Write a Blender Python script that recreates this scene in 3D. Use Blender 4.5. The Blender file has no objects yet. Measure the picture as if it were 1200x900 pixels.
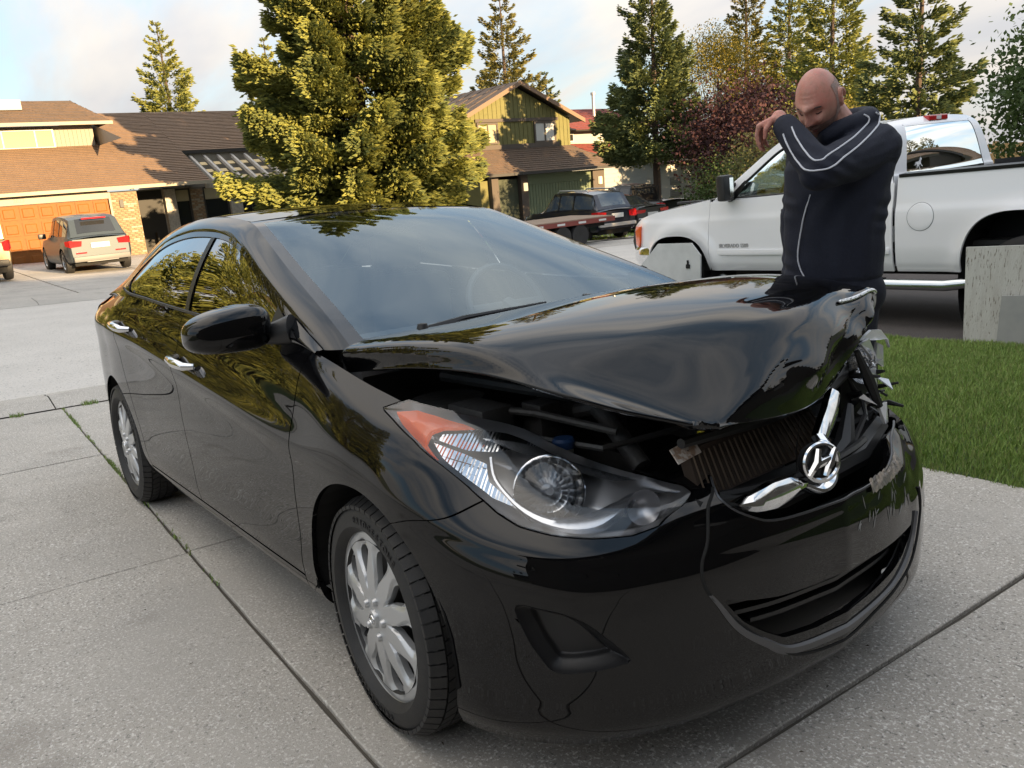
import bpy, bmesh, math, random
import numpy as np
from mathutils import Vector, Matrix
random.seed(7); RNG = np.random.default_rng(7)
S = bpy.context.scene; COL = S.collection; R = math.radians; PI = math.pi

# ------------------------------------------------------------------ camera, sky, sun, exposure
cam = bpy.data.objects.new('camera', bpy.data.cameras.new('camera')); COL.objects.link(cam)
cam.data.sensor_width = 36; cam.data.lens = 29.008; cam.data.clip_start = .05; cam.data.clip_end = 3000
CAM_POS = Vector((3.130, -1.681, 1.490))
_f = Vector((-.7797, .5755, -.2470)).normalized(); _r = Vector((.6083, .7899, -.0760)); _r = (_r - _f*_r.dot(_f)).normalized(); _u = _r.cross(_f)
cam.matrix_world = Matrix(((_r.x,_u.x,-_f.x,CAM_POS.x),(_r.y,_u.y,-_f.y,CAM_POS.y),(_r.z,_u.z,-_f.z,CAM_POS.z),(0,0,0,1)))
S.camera = cam
SUN_AZ, SUN_EL = R(9), R(10.5)           # direction towards the sun: measured from +x towards +y
world = bpy.data.worlds.new('World'); S.world = world; world.use_nodes = True
CLOUD_Z = 34.0
def world_nodes():
    nt = world.node_tree; N = nt.nodes; L = nt.links; N.clear()
    out = N.new('ShaderNodeOutputWorld'); bg = N.new('ShaderNodeBackground'); L.new(bg.outputs[0], out.inputs[0])
    bg.inputs[1].default_value = .10
    sky = N.new('ShaderNodeTexSky'); sky.sky_type = 'NISHITA'; sky.sun_disc = False
    sky.sun_elevation = SUN_EL; sky.sun_rotation = PI/2 - SUN_AZ; sky.air_density = 1.0; sky.dust_density = .6; sky.ozone_density = 1.3
    tc = N.new('ShaderNodeTexCoord'); sep = N.new('ShaderNodeSeparateXYZ'); L.new(tc.outputs['Generated'], sep.inputs[0])
    mx = N.new('ShaderNodeMath'); mx.operation = 'MAXIMUM'; L.new(sep.outputs[2], mx.inputs[0]); mx.inputs[1].default_value = .0
    ad = N.new('ShaderNodeMath'); ad.operation = 'ADD'; L.new(mx.outputs[0], ad.inputs[0]); ad.inputs[1].default_value = .28
    cx = N.new('ShaderNodeMath'); cx.operation = 'DIVIDE'; L.new(sep.outputs[0], cx.inputs[0]); L.new(ad.outputs[0], cx.inputs[1])
    cy = N.new('ShaderNodeMath'); cy.operation = 'DIVIDE'; L.new(sep.outputs[1], cy.inputs[0]); L.new(ad.outputs[0], cy.inputs[1])
    cmb = N.new('ShaderNodeCombineXYZ'); L.new(cx.outputs[0], cmb.inputs[0]); L.new(cy.outputs[0], cmb.inputs[1])
    mp = N.new('ShaderNodeMapping'); L.new(cmb.outputs[0], mp.inputs[0]); mp.inputs['Location'].default_value = (0, 0, CLOUD_Z); mp.inputs['Scale'].default_value = (.55, 1.15, 1); mp.inputs['Rotation'].default_value = (0,0,R(28))
    nz = N.new('ShaderNodeTexNoise'); L.new(mp.outputs[0], nz.inputs[0]); nz.inputs['Scale'].default_value = 1.15; nz.inputs['Detail'].default_value = 9; nz.inputs['Roughness'].default_value = .56; nz.inputs['Distortion'].default_value = .5
    rp = N.new('ShaderNodeValToRGB'); hz = N.new('ShaderNodeMapRange'); L.new(mx.outputs[0], hz.inputs[0]); hz.inputs[1].default_value = 0; hz.inputs[2].default_value = .75; hz.inputs[3].default_value = .15; hz.inputs[4].default_value = .05
    sm = N.new('ShaderNodeMath'); L.new(nz.outputs[0], sm.inputs[0]); L.new(hz.outputs[0], sm.inputs[1]); L.new(sm.outputs[0], rp.inputs[0]); rp.color_ramp.elements[0].position = .46; rp.color_ramp.elements[1].position = .70
    rp.color_ramp.interpolation = 'EASE'
    nz2 = N.new('ShaderNodeTexNoise'); L.new(mp.outputs[0], nz2.inputs[0]); nz2.inputs['Scale'].default_value = 2.6; nz2.inputs['Detail'].default_value = 6
    rc = N.new('ShaderNodeValToRGB'); L.new(nz2.outputs[0], rc.inputs[0])
    rc.color_ramp.elements[0].position = .35; rc.color_ramp.elements[0].color = (2.0, 2.0, 2.05, 1)
    rc.color_ramp.elements[1].position = .68; rc.color_ramp.elements[1].color = (2.75, 2.55, 2.3, 1)
    mix = N.new('ShaderNodeMix'); mix.data_type = 'RGBA'; L.new(rp.outputs[0], mix.inputs[0])
    # thin high veil lifting the clear blue
    veil = N.new('ShaderNodeMix'); veil.data_type = 'RGBA'; veil.inputs[0].default_value = .62; L.new(sky.outputs[0], veil.inputs[6]); veil.inputs[7].default_value = (1.5, 2.2, 3.0, 1)
    # cloud deck: brighter towards the zenith, as a standard overcast sky
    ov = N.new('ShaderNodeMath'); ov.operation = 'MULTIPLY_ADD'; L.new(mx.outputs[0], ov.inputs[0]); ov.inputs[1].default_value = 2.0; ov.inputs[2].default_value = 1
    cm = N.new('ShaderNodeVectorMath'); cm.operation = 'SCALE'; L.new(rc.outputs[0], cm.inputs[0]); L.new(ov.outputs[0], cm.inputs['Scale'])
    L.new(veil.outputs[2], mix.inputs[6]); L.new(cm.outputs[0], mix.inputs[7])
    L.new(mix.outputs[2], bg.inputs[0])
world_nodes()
sun = bpy.data.lights.new('sun', 'SUN'); sun.energy = 4.8; sun.angle = R(.6); sun.color = (1.0, .70, .37)
so = bpy.data.objects.new('sun', sun); COL.objects.link(so)
_sd = Vector((math.cos(SUN_EL)*math.cos(SUN_AZ), math.cos(SUN_EL)*math.sin(SUN_AZ), math.sin(SUN_EL)))
so.rotation_euler = (-_sd).to_track_quat('-Z', 'Y').to_euler(); so.location = (40, 8, 25)
S.view_settings.view_transform = 'Standard'; S.view_settings.look = 'None'; S.view_settings.exposure = 1.62; S.view_settings.gamma = 1
S.cycles.use_denoising = True; S.cycles.max_bounces = 8; S.cycles.transparent_max_bounces = 12; S.cycles.caustics_reflective = False; S.cycles.caustics_refractive = False

# ------------------------------------------------------------------ materials
MATS = {}
def M(name, col=(.5,.5,.5), rough=.5, metal=0., coat=0., spec=.5, var=None, bump=None, trans=0., alpha=1., emit=None, ior=1.5, sub=None, coord='Object', stretch=None, crough=.03, sheen=0, coatior=1.5):
    """plain procedural material; var=(scale, colour2, lo, hi), bump=(scale, strength)"""
    if name in MATS: return MATS[name]
    m = bpy.data.materials.new(name); m.use_nodes = True; nt = m.node_tree; N = nt.nodes; L = nt.links
    b = N['Principled BSDF']; c4 = lambda c: (*c, 1)
    b.inputs['Base Color'].default_value = c4(col); b.inputs['Roughness'].default_value = rough; b.inputs['Metallic'].default_value = metal
    b.inputs['Coat Weight'].default_value = coat; b.inputs['Coat Roughness'].default_value = crough; b.inputs['Specular IOR Level'].default_value = spec
    b.inputs['Coat IOR'].default_value = coatior; b.inputs['Transmission Weight'].default_value = trans; b.inputs['Alpha'].default_value = alpha; b.inputs['IOR'].default_value = ior
    if sheen: b.inputs['Sheen Weight'].default_value = sheen
    if sub: b.inputs['Subsurface Weight'].default_value = sub; b.inputs['Subsurface Radius'].default_value = (.01,.004,.002)
    if emit: b.inputs['Emission Color'].default_value = c4(emit[0]); b.inputs['Emission Strength'].default_value = emit[1]
    if var or bump:
        tc = N.new('ShaderNodeTexCoord'); src = tc.outputs[coord]
        if stretch:
            mp = N.new('ShaderNodeMapping'); mp.inputs['Scale'].default_value = stretch; L.new(src, mp.inputs[0]); src = mp.outputs[0]
    if var:
        vs = var if isinstance(var[0], tuple) else (var,)
        prev = None
        for (sc, c2, lo, hi) in vs:
            n = N.new('ShaderNodeTexNoise'); n.inputs['Scale'].default_value = sc; n.inputs['Detail'].default_value = 5; n.inputs['Roughness'].default_value = .6; L.new(src, n.inputs[0])
            mr = N.new('ShaderNodeMapRange'); mr.inputs[1].default_value = lo; mr.inputs[2].default_value = hi; L.new(n.outputs[0], mr.inputs[0])
            mx = N.new('ShaderNodeMix'); mx.data_type = 'RGBA'; L.new(mr.outputs[0], mx.inputs[0]); mx.inputs[7].default_value = c4(c2)
            if prev is None: mx.inputs[6].default_value = c4(col)
            else: L.new(prev, mx.inputs[6])
            prev = mx.outputs[2]
        L.new(prev, b.inputs['Base Color'])
    if bump:
        bs = bump if isinstance(bump[0], tuple) else (bump,)
        pn = None
        for (sc, st) in bs:
            n = N.new('ShaderNodeTexNoise'); n.inputs['Scale'].default_value = sc; n.inputs['Detail'].default_value = 3; L.new(src, n.inputs[0])
            bp = N.new('ShaderNodeBump'); bp.inputs['Strength'].default_value = st; bp.inputs['Distance'].default_value = .01; L.new(n.outputs[0], bp.inputs['Height'])
            if pn: L.new(pn, bp.inputs['Normal'])
            pn = bp.outputs[0]
        L.new(pn, b.inputs['Normal'])
    MATS[name] = m
    return m

# ------------------------------------------------------------------ object helpers
def link(o):
    COL.objects.link(o); return o
def mk(name, V, F, mat=None, parent=None, smooth=True, idx=None):
    me = bpy.data.meshes.new(name); me.from_pydata([tuple(map(float, v)) for v in V], [], [tuple(int(i) for i in f) for f in F]); 
    if mat is not None:
        for m in (mat if isinstance(mat, (list, tuple)) else [mat]): me.materials.append(m)
    if idx is not None: me.polygons.foreach_set('material_index', np.asarray(idx, dtype=np.int32))
    me.polygons.foreach_set('use_smooth', np.full(len(me.polygons), bool(smooth)))
    if smooth: me.set_sharp_from_angle(angle=R(38 if smooth is True else smooth))
    o = bpy.data.objects.new(name, me); link(o)
    if parent is not None: o.parent = parent
    return o
def tag(o, label=None, cat=None, group=None, kind=None):
    if label: o['label'] = label
    if cat: o['category'] = cat
    if group: o['group'] = group
    if kind: o['kind'] = kind
    return o
def thing(name, label, cat, loc=(0,0,0), rz=0, group=None, mat4=None):
    o = bpy.data.objects.new(name, None); o.empty_display_size = .2; link(o)
    if mat4 is not None: o.matrix_world = mat4
    else: o.location = loc; o.rotation_euler = (0,0,rz)
    return tag(o, label, cat, group)
def copy_tree(o, parent=None):
    kids = [c for c in COL.objects if c.parent == o]
    c = o.copy(); link(c)
    if parent is not None: c.parent = parent
    for k in kids: copy_tree(k, c)
    return c
class MB:
    """collects simple solids into one mesh"""
    def __init__(s): s.V = []; s.F = []; s.I = []
    def add(s, V, F, i=0):
        b = len(s.V); s.V += [tuple(v) for v in V]; s.F += [tuple(b+k for k in f) for f in F]; s.I += [i]*len(F); return s
    def box(s, x0, x1, y0, y1, z0, z1, i=0, bev=0, M4=None):
        if bev > 0:
            V, F = bevbox(x0,x1,y0,y1,z0,z1,bev)
        else:
            V = [(x,y,z) for z in (z0,z1) for y in (y0,y1) for x in (x0,x1)]
            F = [(0,2,3,1),(4,5,7,6),(0,1,5,4),(2,6,7,3),(0,4,6,2),(1,3,7,5)]
        if M4 is not None: V = [tuple(M4 @ Vector(v)) for v in V]
        return s.add(V, F, i)
    def prism(s, poly, axis, a, b, i=0):
        """extrude a 2-D polygon along an axis ('x': poly=(y,z), 'y': (x,z), 'z': (x,y))"""
        n = len(poly); f = {'x': lambda p,t:(t,p[0],p[1]), 'y': lambda p,t:(p[0],t,p[1]), 'z': lambda p,t:(p[0],p[1],t)}[axis]
        V = [f(p,a) for p in poly] + [f(p,b) for p in poly]
        F = [tuple(range(n))[::-1], tuple(range(n,2*n))] + [(k,(k+1)%n,n+(k+1)%n,n+k) for k in range(n)]
        return s.add(V, F, i)
    def tube(s, pts, rad, n=8, i=0, cap=True):
        V, F = tube(pts, rad, n, cap); return s.add(V, F, i)
    def lathe(s, prof, n, axis='y', c=(0,0,0), i=0, closed=False):
        V, F = lathe(prof, n, axis, c, closed); return s.add(V, F, i)
    def build(s, name, mat, parent=None, smooth=False):
        return mk(name, s.V, s.F, mat, parent, smooth, s.I if isinstance(mat, (list, tuple)) else None)
def bevbox(x0,x1,y0,y1,z0,z1,b):
    c = np.array([(x0+x1)/2,(y0+y1)/2,(z0+z1)/2]); h = np.array([(x1-x0)/2,(y1-y0)/2,(z1-z0)/2]); b = min(b, *(h*.99))
    bm = bmesh.new(); bmesh.ops.create_cube(bm, size=2)
    for v in bm.verts: v.co = Vector((v.co.x*h[0], v.co.y*h[1], v.co.z*h[2]))
    bmesh.ops.bevel(bm, geom=list(bm.edges), offset=b, segments=2, profile=.6, affect='EDGES')
    bm.verts.index_update(); V = [tuple(np.array(v.co)+c) for v in bm.verts]; F = [tuple(v.index for v in f.verts) for f in bm.faces]; bm.free()
    return V, F
def tube(pts, rad, n=8, cap=True):
    P = np.array(pts, float); m = len(P); rad = np.broadcast_to(np.array(rad, float), (m,))
    T = np.gradient(P, axis=0); T /= np.linalg.norm(T, axis=1, keepdims=True)+1e-9
    up = np.array([0,0,1.]) if abs(T[0,2]) < .9 else np.array([1.,0,0])
    u = np.cross(T[0], up); u /= np.linalg.norm(u); V = []
    for k in range(m):
        u = u - T[k]*(u@T[k]); u /= np.linalg.norm(u)+1e-9; w = np.cross(T[k], u)
        for a in range(n):
            t = 2*PI*a/n; V.append(P[k] + rad[k]*(math.cos(t)*u + math.sin(t)*w))
    F = [(k*n+a, k*n+(a+1)%n, (k+1)*n+(a+1)%n, (k+1)*n+a) for k in range(m-1) for a in range(n)]
    if cap: F += [tuple(range(n))[::-1], tuple((m-1)*n+a for a in range(n))]
    return V, F
def lathe(prof, n, axis='y', c=(0,0,0), closed=False):
    """prof = (radius, along-axis) pairs"""
    V = []; m = len(prof)
    for k in range(n):
        t = 2*PI*k/n; ca, sa = math.cos(t), math.sin(t)
        for r, h in prof:
            p = (r*ca, h, r*sa) if axis == 'y' else (r*ca, r*sa, h) if axis == 'z' else (h, r*ca, r*sa)
            V.append((p[0]+c[0], p[1]+c[1], p[2]+c[2]))
    F = [(k*m+j, ((k+1)%n)*m+j, ((k+1)%n)*m+j+1, k*m+j+1) for k in range(n) for j in range(m-1)]
    if closed: F += [(k*m+m-1, ((k+1)%n)*m+m-1, ((k+1)%n)*m, k*m) for k in range(n)]
    return V, F

# ------------------------------------------------------------------ surface helpers
def cr(P, t):
    """Catmull-Rom through the rows of P at parameters t in [0, n-1]"""
    P = np.asarray(P, float); n = len(P); t = np.clip(np.asarray(t, float), 0, n-1-1e-9); i = t.astype(int); f = t - i
    E = np.concatenate([2*P[:1]-P[1:2], P, 2*P[-1:]-P[-2:-1]])
    p0, p1, p2, p3 = E[i], E[i+1], E[i+2], E[i+3]
    f = f.reshape(-1, *([1]*(P.ndim-1)))
    return .5*((2*p1)+(p2-p0)*f+(2*p0-5*p1+4*p2-p3)*f**2+(3*p1-p0-3*p2+p3)*f**3)
def pch(x, y, q):
    """monotone cubic y(x)"""
    x = np.asarray(x, float); y = np.asarray(y, float); q = np.clip(np.asarray(q, float), x[0], x[-1]); h = np.diff(x); d = np.diff(y)/h
    m = np.zeros_like(y); m[0], m[-1] = d[0], d[-1]
    for k in range(1, len(x)-1):
        if d[k-1]*d[k] > 0:
            w1, w2 = 2*h[k]+h[k-1], h[k]+2*h[k-1]; m[k] = (w1+w2)/(w1/d[k-1]+w2/d[k])
    i = np.clip(np.searchsorted(x, q, side='right')-1, 0, len(x)-2); s = (q-x[i])/h[i]
    return (1+2*s)*(1-s)**2*y[i]+s*(1-s)**2*h[i]*m[i]+s*s*(3-2*s)*y[i+1]+s*s*(s-1)*h[i]*m[i+1]
def net(C, nu, nv, us=None, vs=None):
    """bicubic Catmull-Rom through control net C[i][j] -> (nu,nv,3)"""
    C = np.asarray(C, float); us = np.linspace(0, C.shape[0]-1, nu) if us is None else us; vs = np.linspace(0, C.shape[1]-1, nv) if vs is None else vs
    A = cr(C, us); return cr(A.transpose(1,0,2), vs).transpose(1,0,2)
def grid_faces(nu, nv, flip=False, wrap=False):
    i, j = np.meshgrid(np.arange(nu if wrap else nu-1), np.arange(nv-1), indexing='ij'); i = i.ravel(); j = j.ravel(); i2 = (i+1) % nu
    F = np.c_[i*nv+j, i2*nv+j, i2*nv+j+1, i*nv+j+1]
    return F[:, ::-1] if flip else F
def clip(V, F, g, extra=None):
    """keep the part of a mesh where the per-vertex field g >= 0 (extra: other per-vertex arrays carried along)"""
    V = [np.asarray(v, float) for v in V]; g = list(map(float, g)); ex = [list(e) for e in (extra or [])]; cut = {}; out = []
    def cutv(a, b):
        k = (a, b) if a < b else (b, a)
        if k not in cut:
            t = g[a]/(g[a]-g[b]); V.append(V[a]+(V[b]-V[a])*t); g.append(0.)
            for e in ex: e.append(e[a]+(e[b]-e[a])*t)
            cut[k] = len(V)-1
        return cut[k]
    for f in F:
        s = [g[i] >= 0 for i in f]
        if all(s): out.append(tuple(f)); continue
        if not any(s): continue
        q = []; n = len(f)
        for k in range(n):
            a, b = f[k], f[(k+1) % n]
            if s[k]: q.append(a)
            if s[k] != s[(k+1) % n]: q.append(cutv(a, b))
        if len(q) >= 3: out.append(tuple(q))
    used = sorted({i for f in out for i in f}); mp = {o: n for n, o in enumerate(used)}
    return np.array([V[i] for i in used]).reshape(-1,3), [tuple(mp[i] for i in f) for f in out], [np.array([e[i] for i in used]) for e in ex]
def poly_sd(P, poly):
    """signed distance of 2-D points to a polygon (positive inside)"""
    P = np.asarray(P, float); Q = np.asarray(poly, float); d = np.full(len(P), 1e9); ins = np.zeros(len(P), bool); n = len(Q)
    for k in range(n):
        a, b = Q[k], Q[(k+1) % n]; e = b-a; w = P-a; t = np.clip((w@e)/(e@e+1e-12), 0, 1)
        d = np.minimum(d, np.linalg.norm(w-t[:,None]*e, axis=1))
        c = ((a[1] <= P[:,1]) & (b[1] > P[:,1])) | ((b[1] <= P[:,1]) & (a[1] > P[:,1]))
        with np.errstate(divide='ignore', invalid='ignore'): xi = a[0]+(P[:,1]-a[1])*(b[0]-a[0])/(b[1]-a[1])
        ins ^= c & (P[:,0] < xi)
    return np.where(ins, d, -d)
def smooth_poly(pts, n=60):
    P = np.asarray(pts, float); m = len(P); E = np.concatenate([P[-2:], P, P[:3]]); t = np.linspace(0, m, n, endpoint=False)+2
    return cr(E, t)
def line_sd(P, pts):
    """distance of 2-D points to an open polyline"""
    P = np.asarray(P, float); Q = np.asarray(pts, float); d = np.full(len(P), 1e9)
    for k in range(len(Q)-1):
        a, b = Q[k], Q[k+1]; e = b-a; w = P-a; t = np.clip((w@e)/(e@e+1e-12), 0, 1); d = np.minimum(d, np.linalg.norm(w-t[:,None]*e, axis=1))
    return d
def solidify(o, t, off=-1.):
    m = o.modifiers.new('s', 'SOLIDIFY'); m.thickness = t; m.offset = off; m.use_rim = True; return o
def noise1(seed, n, sc):
    r = np.random.default_rng(seed); k = r.normal(size=max(2, int(n/sc)+2)); return np.interp(np.arange(n)/sc, np.arange(len(k)), k)

def text_mesh(s, size, extrude=.001, align='CENTER', bold=0):
    c = bpy.data.curves.new('lettering', 'FONT'); c.body = s; c.size = size; c.extrude = extrude; c.align_x = align; c.align_y = 'CENTER'; c.resolution_u = 3; c.offset = bold
    o = bpy.data.objects.new('lettering', c); link(o); me = bpy.data.meshes.new_from_object(o.evaluated_get(bpy.context.evaluated_depsgraph_get())); bpy.data.objects.remove(o)
    V = np.array([v.co for v in me.vertices]).reshape(-1,3); F = [tuple(p.vertices) for p in me.polygons]; bpy.data.meshes.remove(me); return V, F
# ------------------------------------------------------------------ the setting: terrain, driveway slabs, street, lawns
def gz(x, y):
    return .0412*x-.0310*y if x > -5.75 else -.176+.0107*x-.0348*y+max(0, min(.4, (-19-x)*.012))+min(2.5, max(0,-55-x)*.03)
CONC = M('driveway_concrete', (.47,.435,.39), .9, var=((2.2,(.40,.37,.33),.35,.7),(.8,(.30,.28,.255),.50,.75),(110,(.76,.74,.70),.53,.64),(85,(.17,.165,.15),.57,.67),(240,(.26,.245,.22),.56,.68),(1.6,(.24,.215,.185),.60,.80),(.5,(.43,.405,.37),.5,.75)), bump=((300,.35),(30,.12)))
ASPH = M('street_asphalt', (.62,.585,.54), .92, var=((1.1,(.54,.51,.47),.35,.7),(60,(.62,.61,.59),.52,.66),(45,(.24,.235,.225),.56,.68)), bump=(200,.5))
DASPH = M('dark_asphalt', (.060,.052,.050), .92, var=(60,(.095,.085,.08),.4,.7), bump=(160,.5))
SOIL = M('joint_soil', (.085,.075,.062), .95)
EARTH = M('earth', (.075,.085,.035), .95, var=(3,(.05,.065,.025),.4,.6))
TURF = M('turf', (.045,.080,.018), .95, var=((5,(.035,.06,.014),.35,.7),(60,(.075,.10,.03),.5,.7)))
def sheet(name, xs, ys, mat, dz, kind='structure', zf=None):
    xs = list(xs); ys = list(ys); V = [(x, y, (zf or gz)(x, y)+dz) for x in xs for y in ys]; o = mk(name, V, grid_faces(len(xs), len(ys)), mat, None, True); return tag(o, kind=kind)
sheet('ground', [-600,-250,-120,-80,-60,-55,-50,-40,-30,-25,-19,-12,-8,-5.76,-5.74,0,6,12,20,40,80,200,600], [-600,-200,-80,-40,-20,-10,0,10,20,40,80,200,600], EARTH, -.075)
ST = math.tan(R(-2.5))
def sk(x, y): return (x*math.cos(R(-2.5))-y*math.sin(R(-2.5)), x*math.sin(R(-2.5))+y*math.cos(R(-2.5)))
drv = tag(sheet('driveway', np.linspace(-5.7, 6, 12), np.linspace(-8.3, 1.98, 6), SOIL, -.013), kind='structure')
XJ = [-4.70,-2.62,-.36,2.06,4.40,5.9]; YJ = [-8.0,-5.7,-3.3,-.90,2.09]
r3 = np.random.default_rng(11)
for i in range(len(XJ)-1):
    for j in range(len(YJ)-1):
        g = .004; x0, x1, y0, y1 = XJ[i]+g, XJ[i+1]-g, YJ[j]+g, YJ[j+1]-g; dz = r3.uniform(-.004,.004); b = .004
        ns = 14; cor = [(x0,y0),(x1,y0),(x1,y1),(x0,y1)]; edge_ = []
        for k in range(4):
            a_, c_ = np.array(cor[k]), np.array(cor[(k+1)%4]); nr_ = np.array([-(c_-a_)[1], (c_-a_)[0]])/np.linalg.norm(c_-a_)
            for t in range(ns): edge_.append(a_+(c_-a_)*t/ns+nr_*(abs(r3.normal(0,.0022)) if t else .004))
        cen = np.mean(cor, axis=0); N4 = len(edge_)
        ring = lambda e, z: [(*sk(*(p+(cen-p)/np.linalg.norm(cen-p)*e)), z) for p in edge_]
        V = [(p[0], p[1], gz(p[0],p[1])+dz+p[2]) for p in ring(0,-.06)+ring(0,-b)+ring(b*.35,-.002)+ring(b,0)]
        F = [tuple(range(3*N4,4*N4))]+[(a_*N4+k, a_*N4+(k+1)%N4, a_*N4+N4+(k+1)%N4, a_*N4+N4+k) for a_ in range(3) for k in range(N4)]
        o = mk('concrete_slab', V, F, CONC, drv, False)
# sidewalk strip with rolled kerb at the foot of the driveway
def strip(name, xs, zs, y0, y1, cuts, mat, group=None):
    par = tag(sheet(name, [min(xs)+.01, max(xs)-.01], [y0, y1], SOIL, -.03), kind='structure')
    for a, b in zip(cuts[:-1], cuts[1:]):
        V = []
        for yy in (a+.005, b-.005):
            for x, z in zip(xs, zs): q = sk(x, yy); V.append((q[0], q[1], (gz(q[0], q[1]))+z))
        n = len(xs); mk('concrete_slab', V, [(k, k+1, n+k+1, n+k) for k in range(n-1)], mat, par, True)
strip('sidewalk', [-5.72,-5.66,-5.5,-5.35,-5.2,-4.72], [-.02,.006,.012,.035,.042,.004], -14, 24, [-14,-11.5,-9,-6.7,-4.4,-2.45,-.95,1.2,3.4,5.6,7.8,10,12.2,14.4,16.6,18.8,21,24], CONC)
GUT = CONC
sheet('street', np.linspace(-16.0,-5.70,14), [-60,-30,-15,-8,0,8,15,25,40,70], ASPH, .0)
strip('far_sidewalk', [-17.6,-17.2,-16.3,-16.1,-15.95], [.06,.06,.055,.03,.004], -40, 40, list(range(-40,41,4)), CONC)
fd = sheet('far_driveway', np.linspace(-33,-17.6,8), np.linspace(-.6,7.6,5), SOIL, .0)
for i in range(5):
    for j, (a, b) in enumerate(((-.6,1.75),(1.75,4.6),(4.6,7.6))):
        x0, x1 = -33+i*3.08+.02, -33+(i+1)*3.08-.02; n = [(x0,a+.02),(x1,a+.02),(x1,b-.02),(x0,b-.02)]
        mk('concrete_slab', [(x,y,gz(x,y)+.045) for x,y in n]+[(x,y,gz(x,y)-.02) for x,y in n], [(0,1,2,3),(0,4,5,1),(1,5,6,2),(2,6,7,3),(3,7,4,0)], CONC, fd, False)
sheet('far_driveway_green_house', np.linspace(-31,-17.6,8), np.linspace(17.3,31.5,6), CONC, .03)
o = sheet('neighbour_driveway', [-5.7,-3,0,4,9], [5.3,8,11.5], DASPH, -.02)
# lawn beside the driveway with real blades
tag(sheet('lawn_soil', [-4.72,-2,1,4,9], [1.7,3.5,5.42], TURF, -.012), kind='structure')
def blades(name, n, area, hgt, mat, seed, wid=.0045, dens=None, zoff=0):
    rg = np.random.default_rng(seed); x = rg.uniform(area[0], area[1], n); y = rg.uniform(area[2], area[3], n)
    if dens is not None: k = dens(x, y, rg); x, y = x[k], y[k]; n = len(x)
    z = np.array([gz(a, b) for a, b in zip(x, y)])+zoff; h = hgt*rg.uniform(.55,1.25,n); t = rg.uniform(0,2*PI,n); l = h*rg.uniform(.1,.75,n); a2 = rg.uniform(0,2*PI,n); w = wid*rg.uniform(.6,1.3,n)
    dx, dy = np.cos(t)*w, np.sin(t)*w; lx, ly = np.cos(a2)*l, np.sin(a2)*l
    V = np.stack([np.c_[x-dx,y-dy,z], np.c_[x+dx,y+dy,z], np.c_[x+dx*.6+lx*.4,y+dy*.6+ly*.4,z+h*.6], np.c_[x-dx*.6+lx*.4,y-dy*.6+ly*.4,z+h*.6], np.c_[x+lx,y+ly,z+h]], 1).reshape(-1,3)
    me = bpy.data.meshes.new(name); b = np.arange(n)[:,None]*5
    me.vertices.add(len(V)); me.vertices.foreach_set('co', V.ravel())
    quads = (b+[0,1,2,3]); tris = (b+[3,2,4]); loops = np.concatenate([np.c_[quads, tris].ravel()]); me.loops.add(len(loops)); me.loops.foreach_set('vertex_index', loops.astype(np.int32))
    me.polygons.add(2*n); st = np.arange(n)*7; me.polygons.foreach_set('loop_start', np.c_[st, st+4].ravel().astype(np.int32)); me.update(calc_edges=True); me.validate()
    for m in (mat if isinstance(mat, (list,tuple)) else [mat]): me.materials.append(m)
    if isinstance(mat, (list,tuple)): me.polygons.foreach_set('material_index', np.repeat(rg.integers(0, len(mat), n), 2).astype(np.int32))
    o = bpy.data.objects.new(name, me); link(o); return o
G1 = M('grass_green', (.30,.42,.10), .6, var=(2.2,(.21,.31,.07),.35,.65)); G2 = M('grass_dark', (.16,.27,.055), .6); G3 = M('grass_pale', (.24,.27,.09), .65)
edge = lambda x, y, rg: (y > 2.075-.0437*x+.025*np.sin(x*7)+.02*np.sin(x*17)+rg.exponential(.02,len(x))) & (y < 5.36+.05*np.sin(x*5))
g = blades('lawn_grass', 210000, (-1.6, 3.2, 1.90, 5.4), .036, [G1,G2,G1,G3], 3, .0024, edge)
tag(g, 'short mown green lawn between the two driveways', 'grass', kind='stuff')
jy = lambda x: -.90*1.0
dn = lambda x, y, rg: (rg.random(len(x)) < np.clip(.22+.5*np.sin(x*5.1)*np.sin(x*2.3+1), .03, 1)) 
def joint_weeds():
    rg = np.random.default_rng(8); o = blades('joint_weeds', 2600, (-4.7, .1, -.012, .012), .022, [G2,G3,G1], 8, .003, dn)
    me = o.data; V = np.empty(len(me.vertices)*3); me.vertices.foreach_get('co', V); V = V.reshape(-1,3); x, y = V[:,0].copy(), V[:,1].copy()
    a = R(-2.5); yy = y-.90; V[:,0] = x*math.cos(a)-yy*math.sin(a); V[:,1] = x*math.sin(a)+yy*math.cos(a); V[:,2] += np.array([gz(p,q) for p,q in zip(V[:,0],V[:,1])])-np.array([gz(p,q) for p,q in zip(x,y)])-.004
    me.vertices.foreach_set('co', V.ravel()); tag(o, 'small weeds growing along the driveway joint', 'weeds', kind='stuff')
joint_weeds()
o = blades('kerb_weeds', 900, (-4.78, -4.66, -1.3, .3), .035, [G2,G3], 9, .004, lambda x,y,rg: np.sin(y*23)+np.sin(y*9.7) > .9); tag(o, 'tufts of weed at the foot of the driveway', 'weeds', kind='stuff')
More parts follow.
